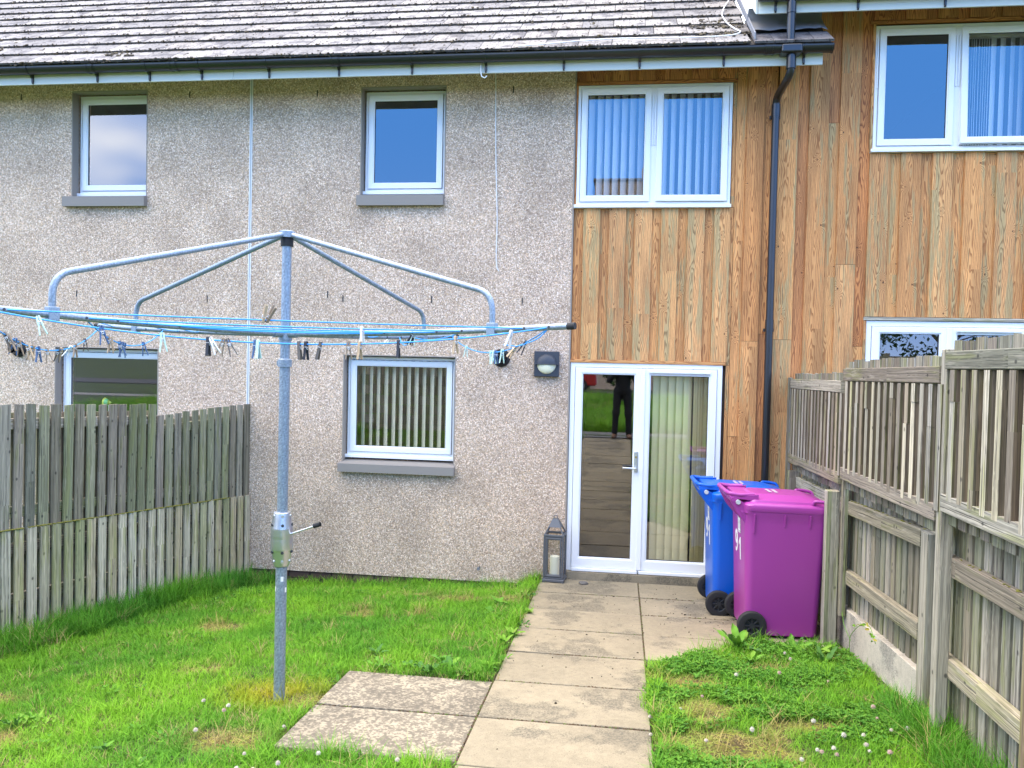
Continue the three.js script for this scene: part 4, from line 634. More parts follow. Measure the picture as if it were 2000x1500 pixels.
  const st = part(t, 'sticker', new THREE.BoxGeometry(0.002, 0.125, 0.085), stickerMat, [face(0.82) - 0.003, 0.82, 0.05]); st.rotation.z = lean;
  return t;
}
wheelieBin('bright blue wheelie bin with white painted number 91 standing next to the doors', M.blue, [1.06, 0.038, 0.79], 0.035);
wheelieBin('purple wheelie bin with white painted number 91 standing by the fence post', M.purple, [1.222, 0.07, 1.42], 0.05);
// ---------------------------------------------------------------- lantern
{ const bx = -0.592, bz = 0.135, by = 0.006; const t = thing('lantern', 'dark grey metal and glass lantern beside the French doors', 'lantern', [bx, by, bz]); t.rotation.y = -0.08; const at = [bx, by, bz], h = 0.088;
  part(t, 'base', merge([rbox(-0.105, 0.105, 0.012, 0.04, -0.105, 0.105, 0.006), rbox(-0.095, 0.095, 0.04, 0.055, -0.095, 0.095, 0.004), ...[[-1, -1], [1, -1], [-1, 1], [1, 1]].map(([a, b]) => rbox(a * 0.09 - 0.012, a * 0.09 + 0.012, 0, 0.014, b * 0.09 - 0.012, b * 0.09 + 0.012, 0.003))]), M.lantern, at);
  for (const [a, b] of [[-1, -1], [1, -1], [-1, 1], [1, 1]]) part(t, 'corner_post', rbox(a * h - 0.009, a * h + 0.009, 0.055, 0.44, b * h - 0.009, b * h + 0.009, 0.003), M.lantern, at);
  part(t, 'top_frame', merge([ring(-0.097, 0.097, -0.097, 0.097, 0.02, 0, 0.02).rotateX(-Math.PI / 2).translate(0, 0.44, 0), ring(-h, h, 0.055, 0.085, 0.008, -0.004, 0.004).translate(0, 0, h), ring(-h, h, 0.41, 0.44, 0.008, -0.004, 0.004).translate(0, 0, h)]), M.lantern, at);
  part(t, 'door_frame', ring(-h + 0.012, h - 0.012, 0.062, 0.432, 0.016, h - 0.004, h + 0.012), M.lantern, at);
  for (const [a, b] of [[-1, -1], [1, -1], [-1, 1], [1, 1]]) part(t, 'roof_bar', rod([a * 0.088, 0.455, b * 0.088], [a * 0.05, 0.535, b * 0.05], 0.007, 6), M.lantern, at);
  part(t, 'roof_cap', loft([[[-0.062, 0.525, -0.062], [-0.062, 0.525, 0.062], [0.062, 0.525, 0.062], [0.062, 0.525, -0.062]], [[-0.03, 0.59, -0.03], [-0.03, 0.59, 0.03], [0.03, 0.59, 0.03], [0.03, 0.59, -0.03]], [[-0.026, 0.6, -0.026], [-0.026, 0.6, 0.026], [0.026, 0.6, 0.026], [0.026, 0.6, -0.026]]]), M.lantern, at);
  part(t, 'carry_ring', new THREE.TorusGeometry(0.018, 0.004, 8, 20).translate(0, 0.612, 0), M.lantern, at);
  for (let k = 0; k < 4; k++) part(t, 'pane', new THREE.PlaneGeometry(0.15, 0.36).translate(0, 0.248, 0.083).rotateY(k * Math.PI / 2), M.glassPlain, at);
  part(t, 'door_knob', new THREE.SphereGeometry(0.007, 10, 8).translate(0.066, 0.235, 0.108), M.galvDark, at);
  const c = thing('candle', 'thick cream pillar candle inside the dark grey lantern', 'candle', at); part(c, 'wax', new THREE.LatheGeometry([[0, 0.057], [0.045, 0.057], [0.047, 0.062], [0.047, 0.235], [0.043, 0.241], [0.036, 0.238], [0.03, 0.228], [0, 0.226]].map(p => new THREE.Vector2(...p)), 28), M.candle, at); part(c, 'wick', rod([0, 0.225, 0], [0.002, 0.243, 0], 0.0015, 6), M.galvDark, at);
}
{ const t = solo('pebble', (() => { const g = new THREE.IcosahedronGeometry(0.035, 3); const p = g.attributes.position; for (let i = 0; i < p.count; i++) { const k = 1 + 0.25 * N3(p.getX(i) * 30, p.getY(i) * 30, p.getZ(i) * 30); p.setXYZ(i, p.getX(i) * k * 1.3, p.getY(i) * k * 0.5, p.getZ(i) * k); } g.computeVertexNormals(); return g.translate(-0.31, 0.024, 0.22); })(), std([0.12, 0.11, 0.1], 0.9), 'small grey stone lying on the path before the doors', 'stone'); }
// ---------------------------------------------------------------- rotary clothes dryer
const pegLines = [];
{
  const bx = -1.902, bz = 3.466, by = groundY(bx, bz) - 0.12, tx = -1.893, HY = 2.222, TY = 2.775;
  const t = thing('rotary_dryer', 'galvanised steel rotary clothes dryer with blue lines standing on the lawn', 'clothes dryer', [bx, by + 0.12, bz]);
  const px = y => lerp(bx, tx, (y - 0.1) / 2.6), pt = (y, dx = 0, dz = 0) => V(px(y) + dx, y, bz + dz);
  const uvp = (g, a, b) => uvScale(g, a, b);
  part(t, 'lower_pole', uvp(rod(pt(by), pt(0.99), 0.0315, 28), 1, 5), M.galv);
  part(t, 'upper_pole', uvp(rod(pt(0.95), pt(TY - 0.05), 0.0265, 28), 1, 8), M.galv);
  part(t, 'middle_pole', uvp(rod(pt(1.15), pt(2.055), 0.0295, 28), 1, 6), M.galv);
  part(t, 'pole_clamp', merge([rod(pt(2.035), pt(2.075), 0.039, 24), rod(pt(2.075), pt(2.082), 0.039, 24, 0.03), rbox(px(2.05) - 0.045, px(2.05) - 0.02, 2.04, 2.07, bz - 0.012, bz + 0.012, 0.003), rod(pt(2.055, 0.01, 0.03), pt(2.055, 0.01, 0.04), 0.006, 8)]), M.galv);
  // winding gear
  const gear = part(t, 'winding_gear', new THREE.LatheGeometry([[0.0, 0.9], [0.0394, 0.9], [0.0418, 0.905], [0.0499, 0.945], [0.0545, 0.985], [0.0580, 0.99], [0.0615, 1.0], [0.0626, 1.055], [0.0603, 1.06], [0.0626, 1.064], [0.0638, 1.115], [0.0615, 1.12], [0.0534, 1.17], [0.0476, 1.205], [0.0452, 1.21], [0.0, 1.21]].map(p => new THREE.Vector2(...p)), 36), M.alu, [px(1.05), 0, bz]);
  for (const y of [0.93, 0.985, 1.14, 1.19]) for (const a of [-0.75, 0.45, 1.6, 2.7, 3.8]) { const r = y < 0.95 || y > 1.18 ? 0.048 : 0.0565; part(gear, 'bolt', rod([r * Math.sin(a) * 0.9, y, r * Math.cos(a) * 0.9], [r * Math.sin(a) * 1.1, y, r * Math.cos(a) * 1.1], 0.0085, 10), y === 0.985 || y === 1.14 ? M.galvDark : M.alu, [px(1.05), 0, bz]); }
  part(gear, 'name_plate', new THREE.CylinderGeometry(0.0645, 0.0645, 0.026, 12, 1, true, -0.5, 0.9).translate(0, 1.088, 0), M.alu, [px(1.05), 0, bz]);
  part(t, 'crank_handle', rod([px(1.06) + 0.05, 1.085, bz + 0.02], [px(1.06) + 0.21, 1.145, bz + 0.02], 0.0055, 10), M.alu);
  part(t, 'crank_grip', tube([[px(1.06) + 0.195, 1.14, bz + 0.02], [px(1.06) + 0.215, 1.147, bz + 0.02], [px(1.06) + 0.235, 1.154, bz + 0.02]], 0.013, 8, 12), M.rubber);
  for (const [y, a, w] of [[0.83, 0.3, 0.018], [0.77, -1.0, 0.014], [0.765, 1.1, 0.016]]) part(t, 'label_remnant', new THREE.CylinderGeometry(0.0321, 0.0321, 0.028, 8, 1, true, a, w / 0.036).translate(px(y), y, bz), M.white);
  // hub and crown
  part(t, 'hub', merge([rod(pt(HY - 0.034), pt(HY + 0.034), 0.038, 24), rod(pt(HY - 0.05), pt(HY - 0.034), 0.034, 24)]), M.galv);
  part(t, 'crown', merge([rod(pt(TY - 0.012), pt(TY + 0.022), 0.045, 24), rod(pt(TY + 0.022), pt(TY + 0.028), 0.045, 24, 0.03)]), M.galv);
  part(t, 'crown_collar', rod(pt(TY - 0.06), pt(TY - 0.012), 0.035, 24), M.rubber);
  const hub = pt(HY), crown = pt(TY);
  const arms = []; const endY = [2.273, 2.275, 2.27, 2.262], Rb = [1.33, 1.32, 1.345, 1.365], PH = 68;
  for (let k = 0; k < 4; k++) {
    const a = (PH + 90 * k) * D2R, d = V(Math.cos(a), 0, -Math.sin(a)), R = [1.75, 1.73, 1.8, 1.8][k];
    const end = hub.clone().addScaledVector(d, R); end.y = endY[k];
    const P = r => { const p = hub.clone().lerp(end, r / R); p.y -= 0.012 * Math.sin(Math.PI * r / R); return p; };
    arms.push({ d, P, R });
    const arm = part(t, 'arm', uvp(tube([P(0.03), P(0.4), P(0.9), P(1.4), P(R)], 0.0152, 24, 14), 8, 1), M.galv);
    part(arm, 'arm_socket', rod(P(0.02), P(0.09), 0.021, 16), M.galv);
    part(arm, 'end_cap', rod(P(R - 0.03), P(R + 0.008), 0.0165, 16), M.rubber);
    const b = P(Rb[k]), c = crown.clone().addScaledVector(d, 0.035); c.y = TY + 0.002;
    const kn = b.clone().setY(2.42), up = kn.clone().lerp(c, 0.06), dn = kn.clone().lerp(b, 0.55), cp = new THREE.CurvePath(); cp.add(new THREE.LineCurve3(c, up)); cp.add(new THREE.QuadraticBezierCurve3(up, kn, dn)); cp.add(new THREE.LineCurve3(dn, b));
    part(t, 'brace', uvp(new THREE.TubeGeometry(cp, 90, 0.0148, 14, false), 8, 1), M.galv);
    part(t, 'brace_foot', merge([rbox(-0.0235, 0.0235, -0.026, 0.034, -0.019, 0.019, 0.004).rotateY(a).translate(b.x, b.y, b.z)]), M.galv);
    for (const r of [0.55, 0.72, 0.9, 1.05, 1.2, 1.55, 1.68]) { const q = P(r); part(arm, 'line_hole', rod([q.x - d.z * 0.0158, q.y, q.z + d.x * 0.0158], [q.x + d.z * 0.0158, q.y, q.z - d.x * 0.0158], 0.0065, 8), M.galvDark); }
  }
  // cords between neighbouring arms; k: arm k to arm k+1. arms: 0 far right, 1 far left, 2 near left, 3 near right
  const cord = (k, r1, r2, sag, key) => { const A = arms[k % 4].P(r1), B = arms[(k + 1) % 4].P(r2); const pts = []; for (let i = 0; i <= 24; i++) { const s = i / 24, p = A.clone().lerp(B, s); p.y -= sag * 4 * s * (1 - s); pts.push(p); } part(t, 'cord', tube(pts, 0.0032, 40, 6, false, 0.5), M.cord); pegLines.push({ key, pts }); };
  cord(2, 1.68, 1.68, 0.112, 'front'); cord(2, 1.55, 1.55, 0.005, 'front2'); cord(2, 1.2, 1.2, 0.008, 'front3'); cord(2, 1.05, 1.05, 0.02, 'f4'); cord(2, 0.9, 0.9, 0.004, 'f5'); cord(2, 0.72, 0.72, 0.012, 'f6'); cord(2, 0.55, 0.55, 0.005, 'f7');
  cord(1, 1.68, 1.68, 0.17, 'left'); cord(1, 1.55, 1.2, 0.0, 'left2'); cord(1, 1.05, 1.2, 0.11, 'leftIn'); cord(1, 0.9, 0.9, 0.01, 'l4'); cord(1, 0.72, 0.72, 0.01, 'l5');
  cord(0, 1.68, 1.68, 0.02, 'far'); cord(0, 1.55, 1.55, 0.005, 'far2'); cord(0, 1.2, 1.2, 0.01, 'far3'); cord(0, 1.05, 1.05, 0.01, 'far4'); cord(0, 0.72, 0.72, 0.01, 'far5');
  cord(3, 1.68, 1.68, 0.12, 'right'); cord(3, 1.55, 1.68, 0.02, 'right2'); cord(3, 1.2, 1.2, 0.03, 'r3'); cord(3, 0.9, 1.05, 0.06, 'rightIn'); cord(3, 0.72, 0.72, 0.01, 'r5');
  const e = arms[3].P(1.68); part(t, 'cord', tube([e, e.clone().add(V(-0.06, -0.055, -0.01)), e.clone().add(V(-0.15, -0.09, -0.02)), e.clone().add(V(-0.22, -0.085, -0.02))], 0.003, 20, 6), M.cord);
}
// pegs
{
  const cols = { wood: [[0.27, 0.20, 0.13], 'weathered wooden'], dark: [[0.10, 0.085, 0.07], 'dark weathered wooden'], tan: [[0.45, 0.33, 0.2], 'tan wooden'], mint: [[0.55, 0.74, 0.63], 'pale mint plastic'], white: [[0.72, 0.70, 0.66], 'white plastic'], blue: [[0.05, 0.10, 0.20], 'navy blue plastic'], black: [[0.02, 0.022, 0.03], 'black plastic'] };
  const mats = {}; for (const k in cols) mats[k] = std(cols[k][0], 0.6);
  const place = { front: 'clipped to the front line of the rotary dryer', left: 'hanging on the slack left line of the rotary dryer', leftIn: 'hanging on the inner left line of the rotary dryer', right: 'hanging on the slack right line of the rotary dryer', far: 'hanging on the rear line of the rotary dryer', rightIn: 'hanging on the inner right line of the rotary dryer', front3: 'on the middle line of the rotary dryer', front2: 'standing up on the near line of the rotary dryer' };
  const jaw = s => extrude([[0.0015, 0.012], [0.007, 0.01], [0.0085, -0.01], [0.009, -0.03], [0.013, -0.062], [0.0095, -0.063], [0.004, -0.03], [0.0015, -0.012]].map(([x, y]) => [x * s, y]), 0.011, 0.0008).translate(0, 0, -0.0055);
  const gJ = [jaw(1), jaw(-1)], gS = merge([new THREE.TorusGeometry(0.004, 0.0012, 5, 12).translate(0, -0.018, 0.0062), new THREE.TorusGeometry(0.004, 0.0012, 5, 12).translate(0, -0.018, -0.0062), rbox(-0.009, 0.009, -0.013, -0.0105, -0.0065, 0.0065, 0.001, 1)]);
  const pegs = [[75, 'front', 'mint', 0.35, 0.7], [200, 'front', 'blue', 0.2, 0.8], [317, 'front', 'mint', 0.1, 0.7], [405, 'front', 'black', 0, 1.57], [414, 'front', 'white', 0.5, 0.8], [436, 'front', 'wood', -0.3, 0.4], [445, 'front', 'dark', 0.4, 0.4], [499, 'front', 'blue', 0, 0.9], [506, 'front', 'mint', 0.05, 1.5], [516, 'front2', 'tan', 0.0, 0.9], [521, 'front2', 'wood', -0.3, 0.7], [582, 'front', 'dark', 0.1, 1.57], [600, 'front', 'black', 0, 1.2], [627, 'front', 'dark', -0.2, 1.57], [680, 'front', 'wood', 0.05, 0.5], [704, 'front', 'tan', 0, 1.2], [779, 'front', 'black', 0, 1.57], [708, 'front3', 'white', 0.05, 1.3], [892, 'front', 'tan', 0, 0.9], [998, 'front', 'white', -0.25, 0.9],
    [10, 'left', 'dark', 0.6, 0.2], [18, 'left', 'wood', 0.3, 0.3], [30, 'left', 'blue', -0.2, 0.6], [36, 'left', 'wood', 0.15, 0.5], [55, 'left', 'tan', 0.3, 0.3], [64, 'left', 'wood', -0.25, 0.3], [74, 'left', 'blue', 0.05, 1.2], [92, 'left', 'wood', 0.25, 0.5], [115, 'left', 'dark', -0.25, 0.3], [120, 'left', 'tan', -0.4, 0.7], [138, 'left', 'white', -0.6, 0.7], [147, 'left', 'wood', 0, 1.3], [166, 'left', 'dark', 0.1, 0.4],
    [212, 'leftIn', 'wood', 0.3, 0.3], [217, 'leftIn', 'tan', -0.05, 0.8], [234, 'leftIn', 'blue', 0.3, 0.4], [239, 'leftIn', 'blue', 0, 0.4], [243, 'leftIn', 'blue', -0.2, 0.5], [280, 'leftIn', 'blue', 0.2, 0.3],
    [765, 'far', 'white', -0.7, 0.8], [791, 'far', 'wood', -0.1, 0.4], [824, 'rightIn', 'black', -0.35, 0.5], [832, 'rightIn', 'black', -0.5, 0.5], [850, 'rightIn', 'mint', -0.2, 0.3], [370, 'far', 'wood', 1.2, 0.6], [385, 'far', 'tan', -0.9, 0.6],
    [911, 'right', 'mint', -0.08, 0.3], [959, 'right', 'mint', 0.15, 0.5], [964, 'right', 'mint', 0.0, 0.7], [968, 'right', 'blue', 0.05, 0.8], [981, 'right', 'mint', -0.03, 0.4], [1007, 'right', 'tan', -0.6, 0.9], [1026, 'right', 'black', -0.5, 0.3]];
  for (const [px, key, col, tilt, yaw] of pegs) {
    const L = pegLines.find(l => l.key === key); let best = null, bd = 1e9; for (let i = 0; i < L.pts.length - 1; i++) for (let s = 0; s < 1; s += 0.1) { const p = L.pts[i].clone().lerp(L.pts[i + 1], s), d = Math.abs(toPx(p)[0] - px); if (d < bd) { bd = d; best = p; } }
    const t = thing('clothes_peg', `${cols[col][1]} clothes peg ${place[key]}`, 'clothes peg', best.toArray(), 'clothes pegs on the rotary dryer lines'); t.rotation.order = 'ZYX'; t.rotation.set(0, yaw, tilt); t.scale.setScalar(1.08); if (key === 'front2') { t.rotation.z += Math.PI - 0.2; }
    const open = rr(0.0, 0.12);
    for (const k of [0, 1]) { const m = shadow(new THREE.Mesh(gJ[k], mats[col])); m.name = 'jaw'; m.rotation.z = (k ? -1 : 1) * open * 0.5; t.add(m); } const s = shadow(new THREE.Mesh(gS, M.alu)); s.name = 'spring'; t.add(s);
  }
}
// ---------------------------------------------------------------- grass
{
  const blade = (h, w, bend, a, dx, dz, lean, pos, seg = 3) => { const ca = Math.cos(a), sa = Math.sin(a), ring = []; for (let i = 0; i <= seg; i++) { const t = i / seg, hw = w * 0.5 * (1 - t * t * 0.96), y = h * t * (1 - 0.35 * bend * t), f = bend * h * t * t + lean * h * t; ring.push([[dx + ca * f - sa * hw, y, dz + sa * f + ca * hw], [dx + ca * f + sa * hw, y, dz + sa * f - ca * hw]]); } for (let i = 0; i < seg; i++) { const [A, B] = ring[i], [C, D] = ring[i + 1]; pos.push(...A, ...B, ...D, ...A, ...D, ...C); } };
  const tuft = (n, h0, h1, w0, w1, spread, bend) => { const pos = []; for (let i = 0; i < n; i++) blade(rr(h0, h1), rr(w0, w1), rr(0.1, bend), rr(0, 6.283), rr(-spread, spread), rr(-spread, spread), rr(-0.1, 0.4), pos); const g = new THREE.BufferGeometry(); g.setAttribute('position', new THREE.Float32BufferAttribute(pos, 3)); g.computeVertexNormals(); return g; };
  const gm = M.leaf([1, 1, 1]); 
  const shortG = [tuft(22, 0.025, 0.06, 0.0022, 0.0042, 0.045, 0.7), tuft(22, 0.02, 0.055, 0.0022, 0.004, 0.045, 0.9), tuft(20, 0.03, 0.075, 0.002, 0.0036, 0.045, 0.6)];
  const longG = [tuft(20, 0.10, 0.26, 0.003, 0.0052, 0.05, 0.9), tuft(18, 0.08, 0.22, 0.003, 0.005, 0.05, 1.1)];
  const midG = [tuft(16, 0.05, 0.13, 0.0025, 0.0045, 0.04, 0.8)];
  const buckets = new Map(); const add = (g, x, z, s, sy, c) => { if (!buckets.has(g)) buckets.set(g, []); buckets.get(g).push([x, groundY(x, z) - 0.006, z, s, sy, c]); };
  const fenceX = z => -3.752 - 0.244 * z; const c = new THREE.Color();
  const green = (x, z, d, long) => { const n = fbm(x * 1.3, z * 1.3, 5.1, 3), t = Math.min(1, Math.max(0, 0.5 + 1.3 * n + rr(-0.25, 0.25))); let r = lerp(0.09, 0.22, t), g = lerp(0.28, 0.45, t), b = lerp(0.016, 0.02, t); if (long) { r *= 0.62; g *= 0.8; b *= 1.0; } const yel = Math.max(0, 1 - Math.hypot(x + 1.95, (z - 3.4) * 1.3) / 0.45); r = lerp(r, 0.5, yel * 0.85); g = lerp(g, 0.4, yel * 0.85); const f = d * rr(0.4, 1); r = lerp(r, 0.42, f); g = lerp(g, 0.30, f); b = lerp(b, 0.12, f); if (rnd() < 0.05) { r = 0.4; g = 0.32; b = 0.13; } return [r, g, b]; };
  const field = (x0, x1, z0, z1, per) => { const n = (x1 - x0) * (z1 - z0) * per; for (let i = 0; i < n; i++) {
    const x = rr(x0, x1), z = rr(z0, z1); if (x < fenceX(z) + 0.03 || x > 1.6 + (z > 3.4 ? 0.1 : 0)) continue; if (x > 0 && z < 1.9) continue; const p = inPaved(x, z); if (p > -0.012) continue; if (Math.hypot(x + 1.902, z - 3.466) < 0.05) continue; if (x > 1.52 && z < 1.66) continue;
    const d = dryness(x, z); if (d > 0.4 && rnd() < d * 0.45) continue; const edge = Math.max(1 - sstep(0.0, 0.55, x - fenceX(z)), z > 3.2 ? 0.6 * (1 - sstep(0.05, 0.25, 1.62 - x)) : 0), wallE = x < -0.75 ? 1 - sstep(0.0, 0.3, z) : 0, nn = fbm(x * 2.1, z * 2.1, 8.8, 2);
    if (edge > 0.25 + 0.3 * nn && rnd() < 0.75) add(pick(longG), x, z, rr(0.8, 1.15), rr(0.7, 1.1) * (0.6 + 0.6 * edge), green(x, z, d * 0.3, true));
    else if ((wallE > 0.3 && rnd() < 0.3) || (p > -0.09 && rnd() < 0.3) || rnd() < 0.07 + 0.12 * Math.max(0, nn)) add(midG[0], x, z, rr(0.8, 1.2), rr(0.6, 1.1), green(x, z, d, false));
    else add(pick(shortG), x, z, rr(0.85, 1.2), rr(0.5, 0.95) * (d > 0.4 ? 0.5 : 1), green(x, z, d, false));
  } };
  field(-5.1, 1.75, 0.0, 5.2, 1050); field(-6, 1.7, 5.2, 8.3, 160);
  for (const [x, z, n] of [[-1.35, 3.59, 10], [-1.2, 3.59, 6], [-1.05, 3.59, 5], [-0.95, 3.59, 4], [-0.8, 3.59, 5], [-0.735, 3.05, 26], [-0.72, 3.0, 14], [-0.6, 3.0, 6], [0.3, 1.81, 4], [0.5, 1.81, 5]]) for (let i = 0; i < n; i++) add(shortG[1], x + rr(-0.03, 0.03), z + rr(-0.015, 0.015), rr(0.3, 0.6), rr(0.5, 0.9), green(x, z, 0, false));
  // neighbouring gardens and the green behind the photographer, thinner
  const far = (x0, x1, z0, z1, n) => { for (let i = 0; i < n; i++) { const x = rr(x0, x1), z = rr(z0, z1); add(longG[0], x, z, rr(1.5, 3), rr(0.35, 0.6), green(x, z, 0, false)); } }; far(-14, 10, 9.7, 16.9, 9000); far(-16, 10, 18.4, 25.9, 7000); far(-9, -5.2, 0.1, 8, 2500);
  let q = 0; const o = new THREE.Object3D();
  for (const [g, list] of buckets) { const im = new THREE.InstancedMesh(g, gm, list.length); list.forEach(([x, y, z, s, sy, cc], i) => { o.position.set(x, y, z); o.rotation.set(rr(-0.1, 0.1), rr(0, 6.283), rr(-0.1, 0.1)); o.scale.set(s, s * sy, s); o.updateMatrix(); im.setMatrixAt(i, o.matrix); im.setColorAt(i, c.setRGB(...cc)); }); const nm = longG.includes(g) ? ['long_grass', 'long dark green grass leaning along the fence foot and the far green'] : g === midG[0] ? ['coarse_grass', 'coarse taller grass tufts scattered through the lawn'] : ['lawn_grass', 'short mown green lawn grass']; im.name = numbered(nm[0]); tag(shadow(im), nm[1], 'grass', null, 'stuff'); scene.add(im); }
}
// clover leaves (stuff) and flowers
{
  const leafPos = []; for (let k = 0; k < 3; k++) { const a = k * 2.094, C = [Math.cos(a), Math.sin(a)], L = 0.013; const pts = []; for (let i = 0; i <= 7; i++) { const th = (i / 7) * Math.PI * 2; const r = L * 0.5; pts.push([C[0] * L * 0.55 + r * Math.cos(th + a) * 0.95, 0.022 + 0.003 * Math.cos(th), C[1] * L * 0.55 + r * Math.sin(th + a) * 0.95]); } const ctr = [C[0] * L * 0.55, 0.019, C[1] * L * 0.55]; for (let i = 0; i < 7; i++) leafPos.push(...ctr, ...pts[i], ...pts[i + 1]); }
  const tri = []; for (let s = 0; s < 5; s++) { const dx = rr(-0.03, 0.03), dz = rr(-0.03, 0.03), dy = rr(-0.006, 0.016), ro = rr(0, 6), sc = rr(0.7, 1.2), tiltx = rr(-0.4, 0.4); for (let i = 0; i < leafPos.length; i += 3) { const x = leafPos[i], y = leafPos[i + 1], z = leafPos[i + 2]; tri.push(dx + sc * (x * Math.cos(ro) - z * Math.sin(ro)), y + dy + tiltx * x, dz + sc * (x * Math.sin(ro) + z * Math.cos(ro))); } }
  const g = new THREE.BufferGeometry(); g.setAttribute('position', new THREE.Float32BufferAttribute(tri, 3)); g.computeVertexNormals();
  const list = []; for (let i = 0; i < 26000 && list.length < 3400; i++) { const right = i % 4 !== 0; const x = right ? rr(0.2, 1.6) : rr(-3.5, -0.7), z = right ? rr(1.9, 4.9) : rr(0.2, 5); if (inPaved(x, z) > -0.01) continue; if (x > 1.5 && z > 1.6 && z < 1.7) continue; const n = fbm(x * 1.8, z * 1.8, 12.3, 3) + (right ? -0.03 : -0.18); if (n < rr(-0.1, 0.2) || dryness(x, z) > 0.4) continue; list.push([x, z]); }
  const im = new THREE.InstancedMesh(g, M.leaf([1, 1, 1]), list.length), o = new THREE.Object3D(), c = new THREE.Color(); list.forEach(([x, z], i) => { o.position.set(x, groundY(x, z) + rr(-0.012, 0.012), z); o.rotation.set(0, rr(0, 6.28), 0); const s = rr(0.6, 1.0); o.scale.set(s, s * 1.3, s); o.updateMatrix(); im.setMatrixAt(i, o.matrix); const t = rnd(); im.setColorAt(i, c.setRGB(lerp(0.07, 0.17, t), lerp(0.22, 0.36, t), lerp(0.025, 0.035, t))); });
  im.name = 'clover_leaves'; tag(shadow(im), 'small green clover leaves spreading through the grass', 'clover', null, 'stuff'); scene.add(im);
  // flower heads
  const petals = []; for (let i = 0; i < 46; i++) { const y = 1 - 2 * (i + 0.5) / 46 * 0.82, r = Math.sqrt(Math.max(0, 1 - y * y)), a = i * 2.399; const gg = new THREE.ConeGeometry(0.0024, 0.011, 4).translate(0, 0.0055, 0); gg.applyQuaternion(new THREE.Quaternion().setFromUnitVectors(V(0, 1, 0), V(r * Math.cos(a), y, r * Math.sin(a)).normalize())).translate(r * Math.cos(a) * 0.006, y * 0.006 + 0.075, r * Math.sin(a) * 0.006); petals.push(gg); }
  const head = merge(petals), stem = rod([0, 0, 0], [0.002, 0.072, 0], 0.0011, 5), core = new THREE.IcosahedronGeometry(0.007, 1).translate(0, 0.074, 0);
  const mh = [std([0.6, 0.52, 0.46], 0.8), std([0.55, 0.38, 0.34], 0.8), std([0.62, 0.58, 0.5], 0.8)], mc = std([0.34, 0.2, 0.16], 0.8), ms = std([0.12, 0.22, 0.04], 0.8);
  const fl = [[1268, 1400], [1272, 1428], [1330, 1376], [1371, 1350], [1436, 1318], [1466, 1427], [1376, 1440], [1520, 1315], [1534, 1273], [1541, 1282], [1589, 1404], [1652, 1436], [1619, 1324], [1707, 1382], [1715, 1396], [1740, 1418], [1771, 1418], [1687, 1433], [1696, 1448], [1698, 1455], [1632, 1460], [1634, 1466], [1605, 1461], [1596, 1460], [1566, 1476], [1743, 1472], [1859, 1468], [399, 1365], [445, 1377], [439, 1385], [384, 1420], [478, 1466], [462, 1494], [493, 1497], [543, 1484], [545, 1489], [558, 1413], [622, 1462], [772, 1482], [396, 1500]];
  for (const [px, py] of fl) { let x = 0, z = 0, d = pray(px, py), s = 0; for (s = 2; s < 9; s += 0.004) { const p = EYE.clone().addScaledVector(d, s); if (p.y < groundY(p.x, p.z) + 0.07) { x = p.x; z = p.z; break; } } const left = x < 0; const t = thing('clover_flower', left ? 'white clover flower head in the lawn near the dryer pole' : 'pinkish white clover flower head in the grass between path and right fence', 'flower', [x, groundY(x, z), z], left ? 'clover flowers in the lawn by the dryer' : 'clover flowers right of the path'); t.rotation.set(rr(-0.2, 0.2), rr(0, 6), rr(-0.2, 0.2)); const sc = rr(0.62, 0.9); t.scale.set(sc, sc * rr(0.8, 1.2), sc); for (const [n, gg, m] of [['petals', head, pick(mh)], ['flower_core', core, mc], ['stem', stem, ms]]) { const q = shadow(new THREE.Mesh(gg, m)); q.name = n; t.add(q); } }
}
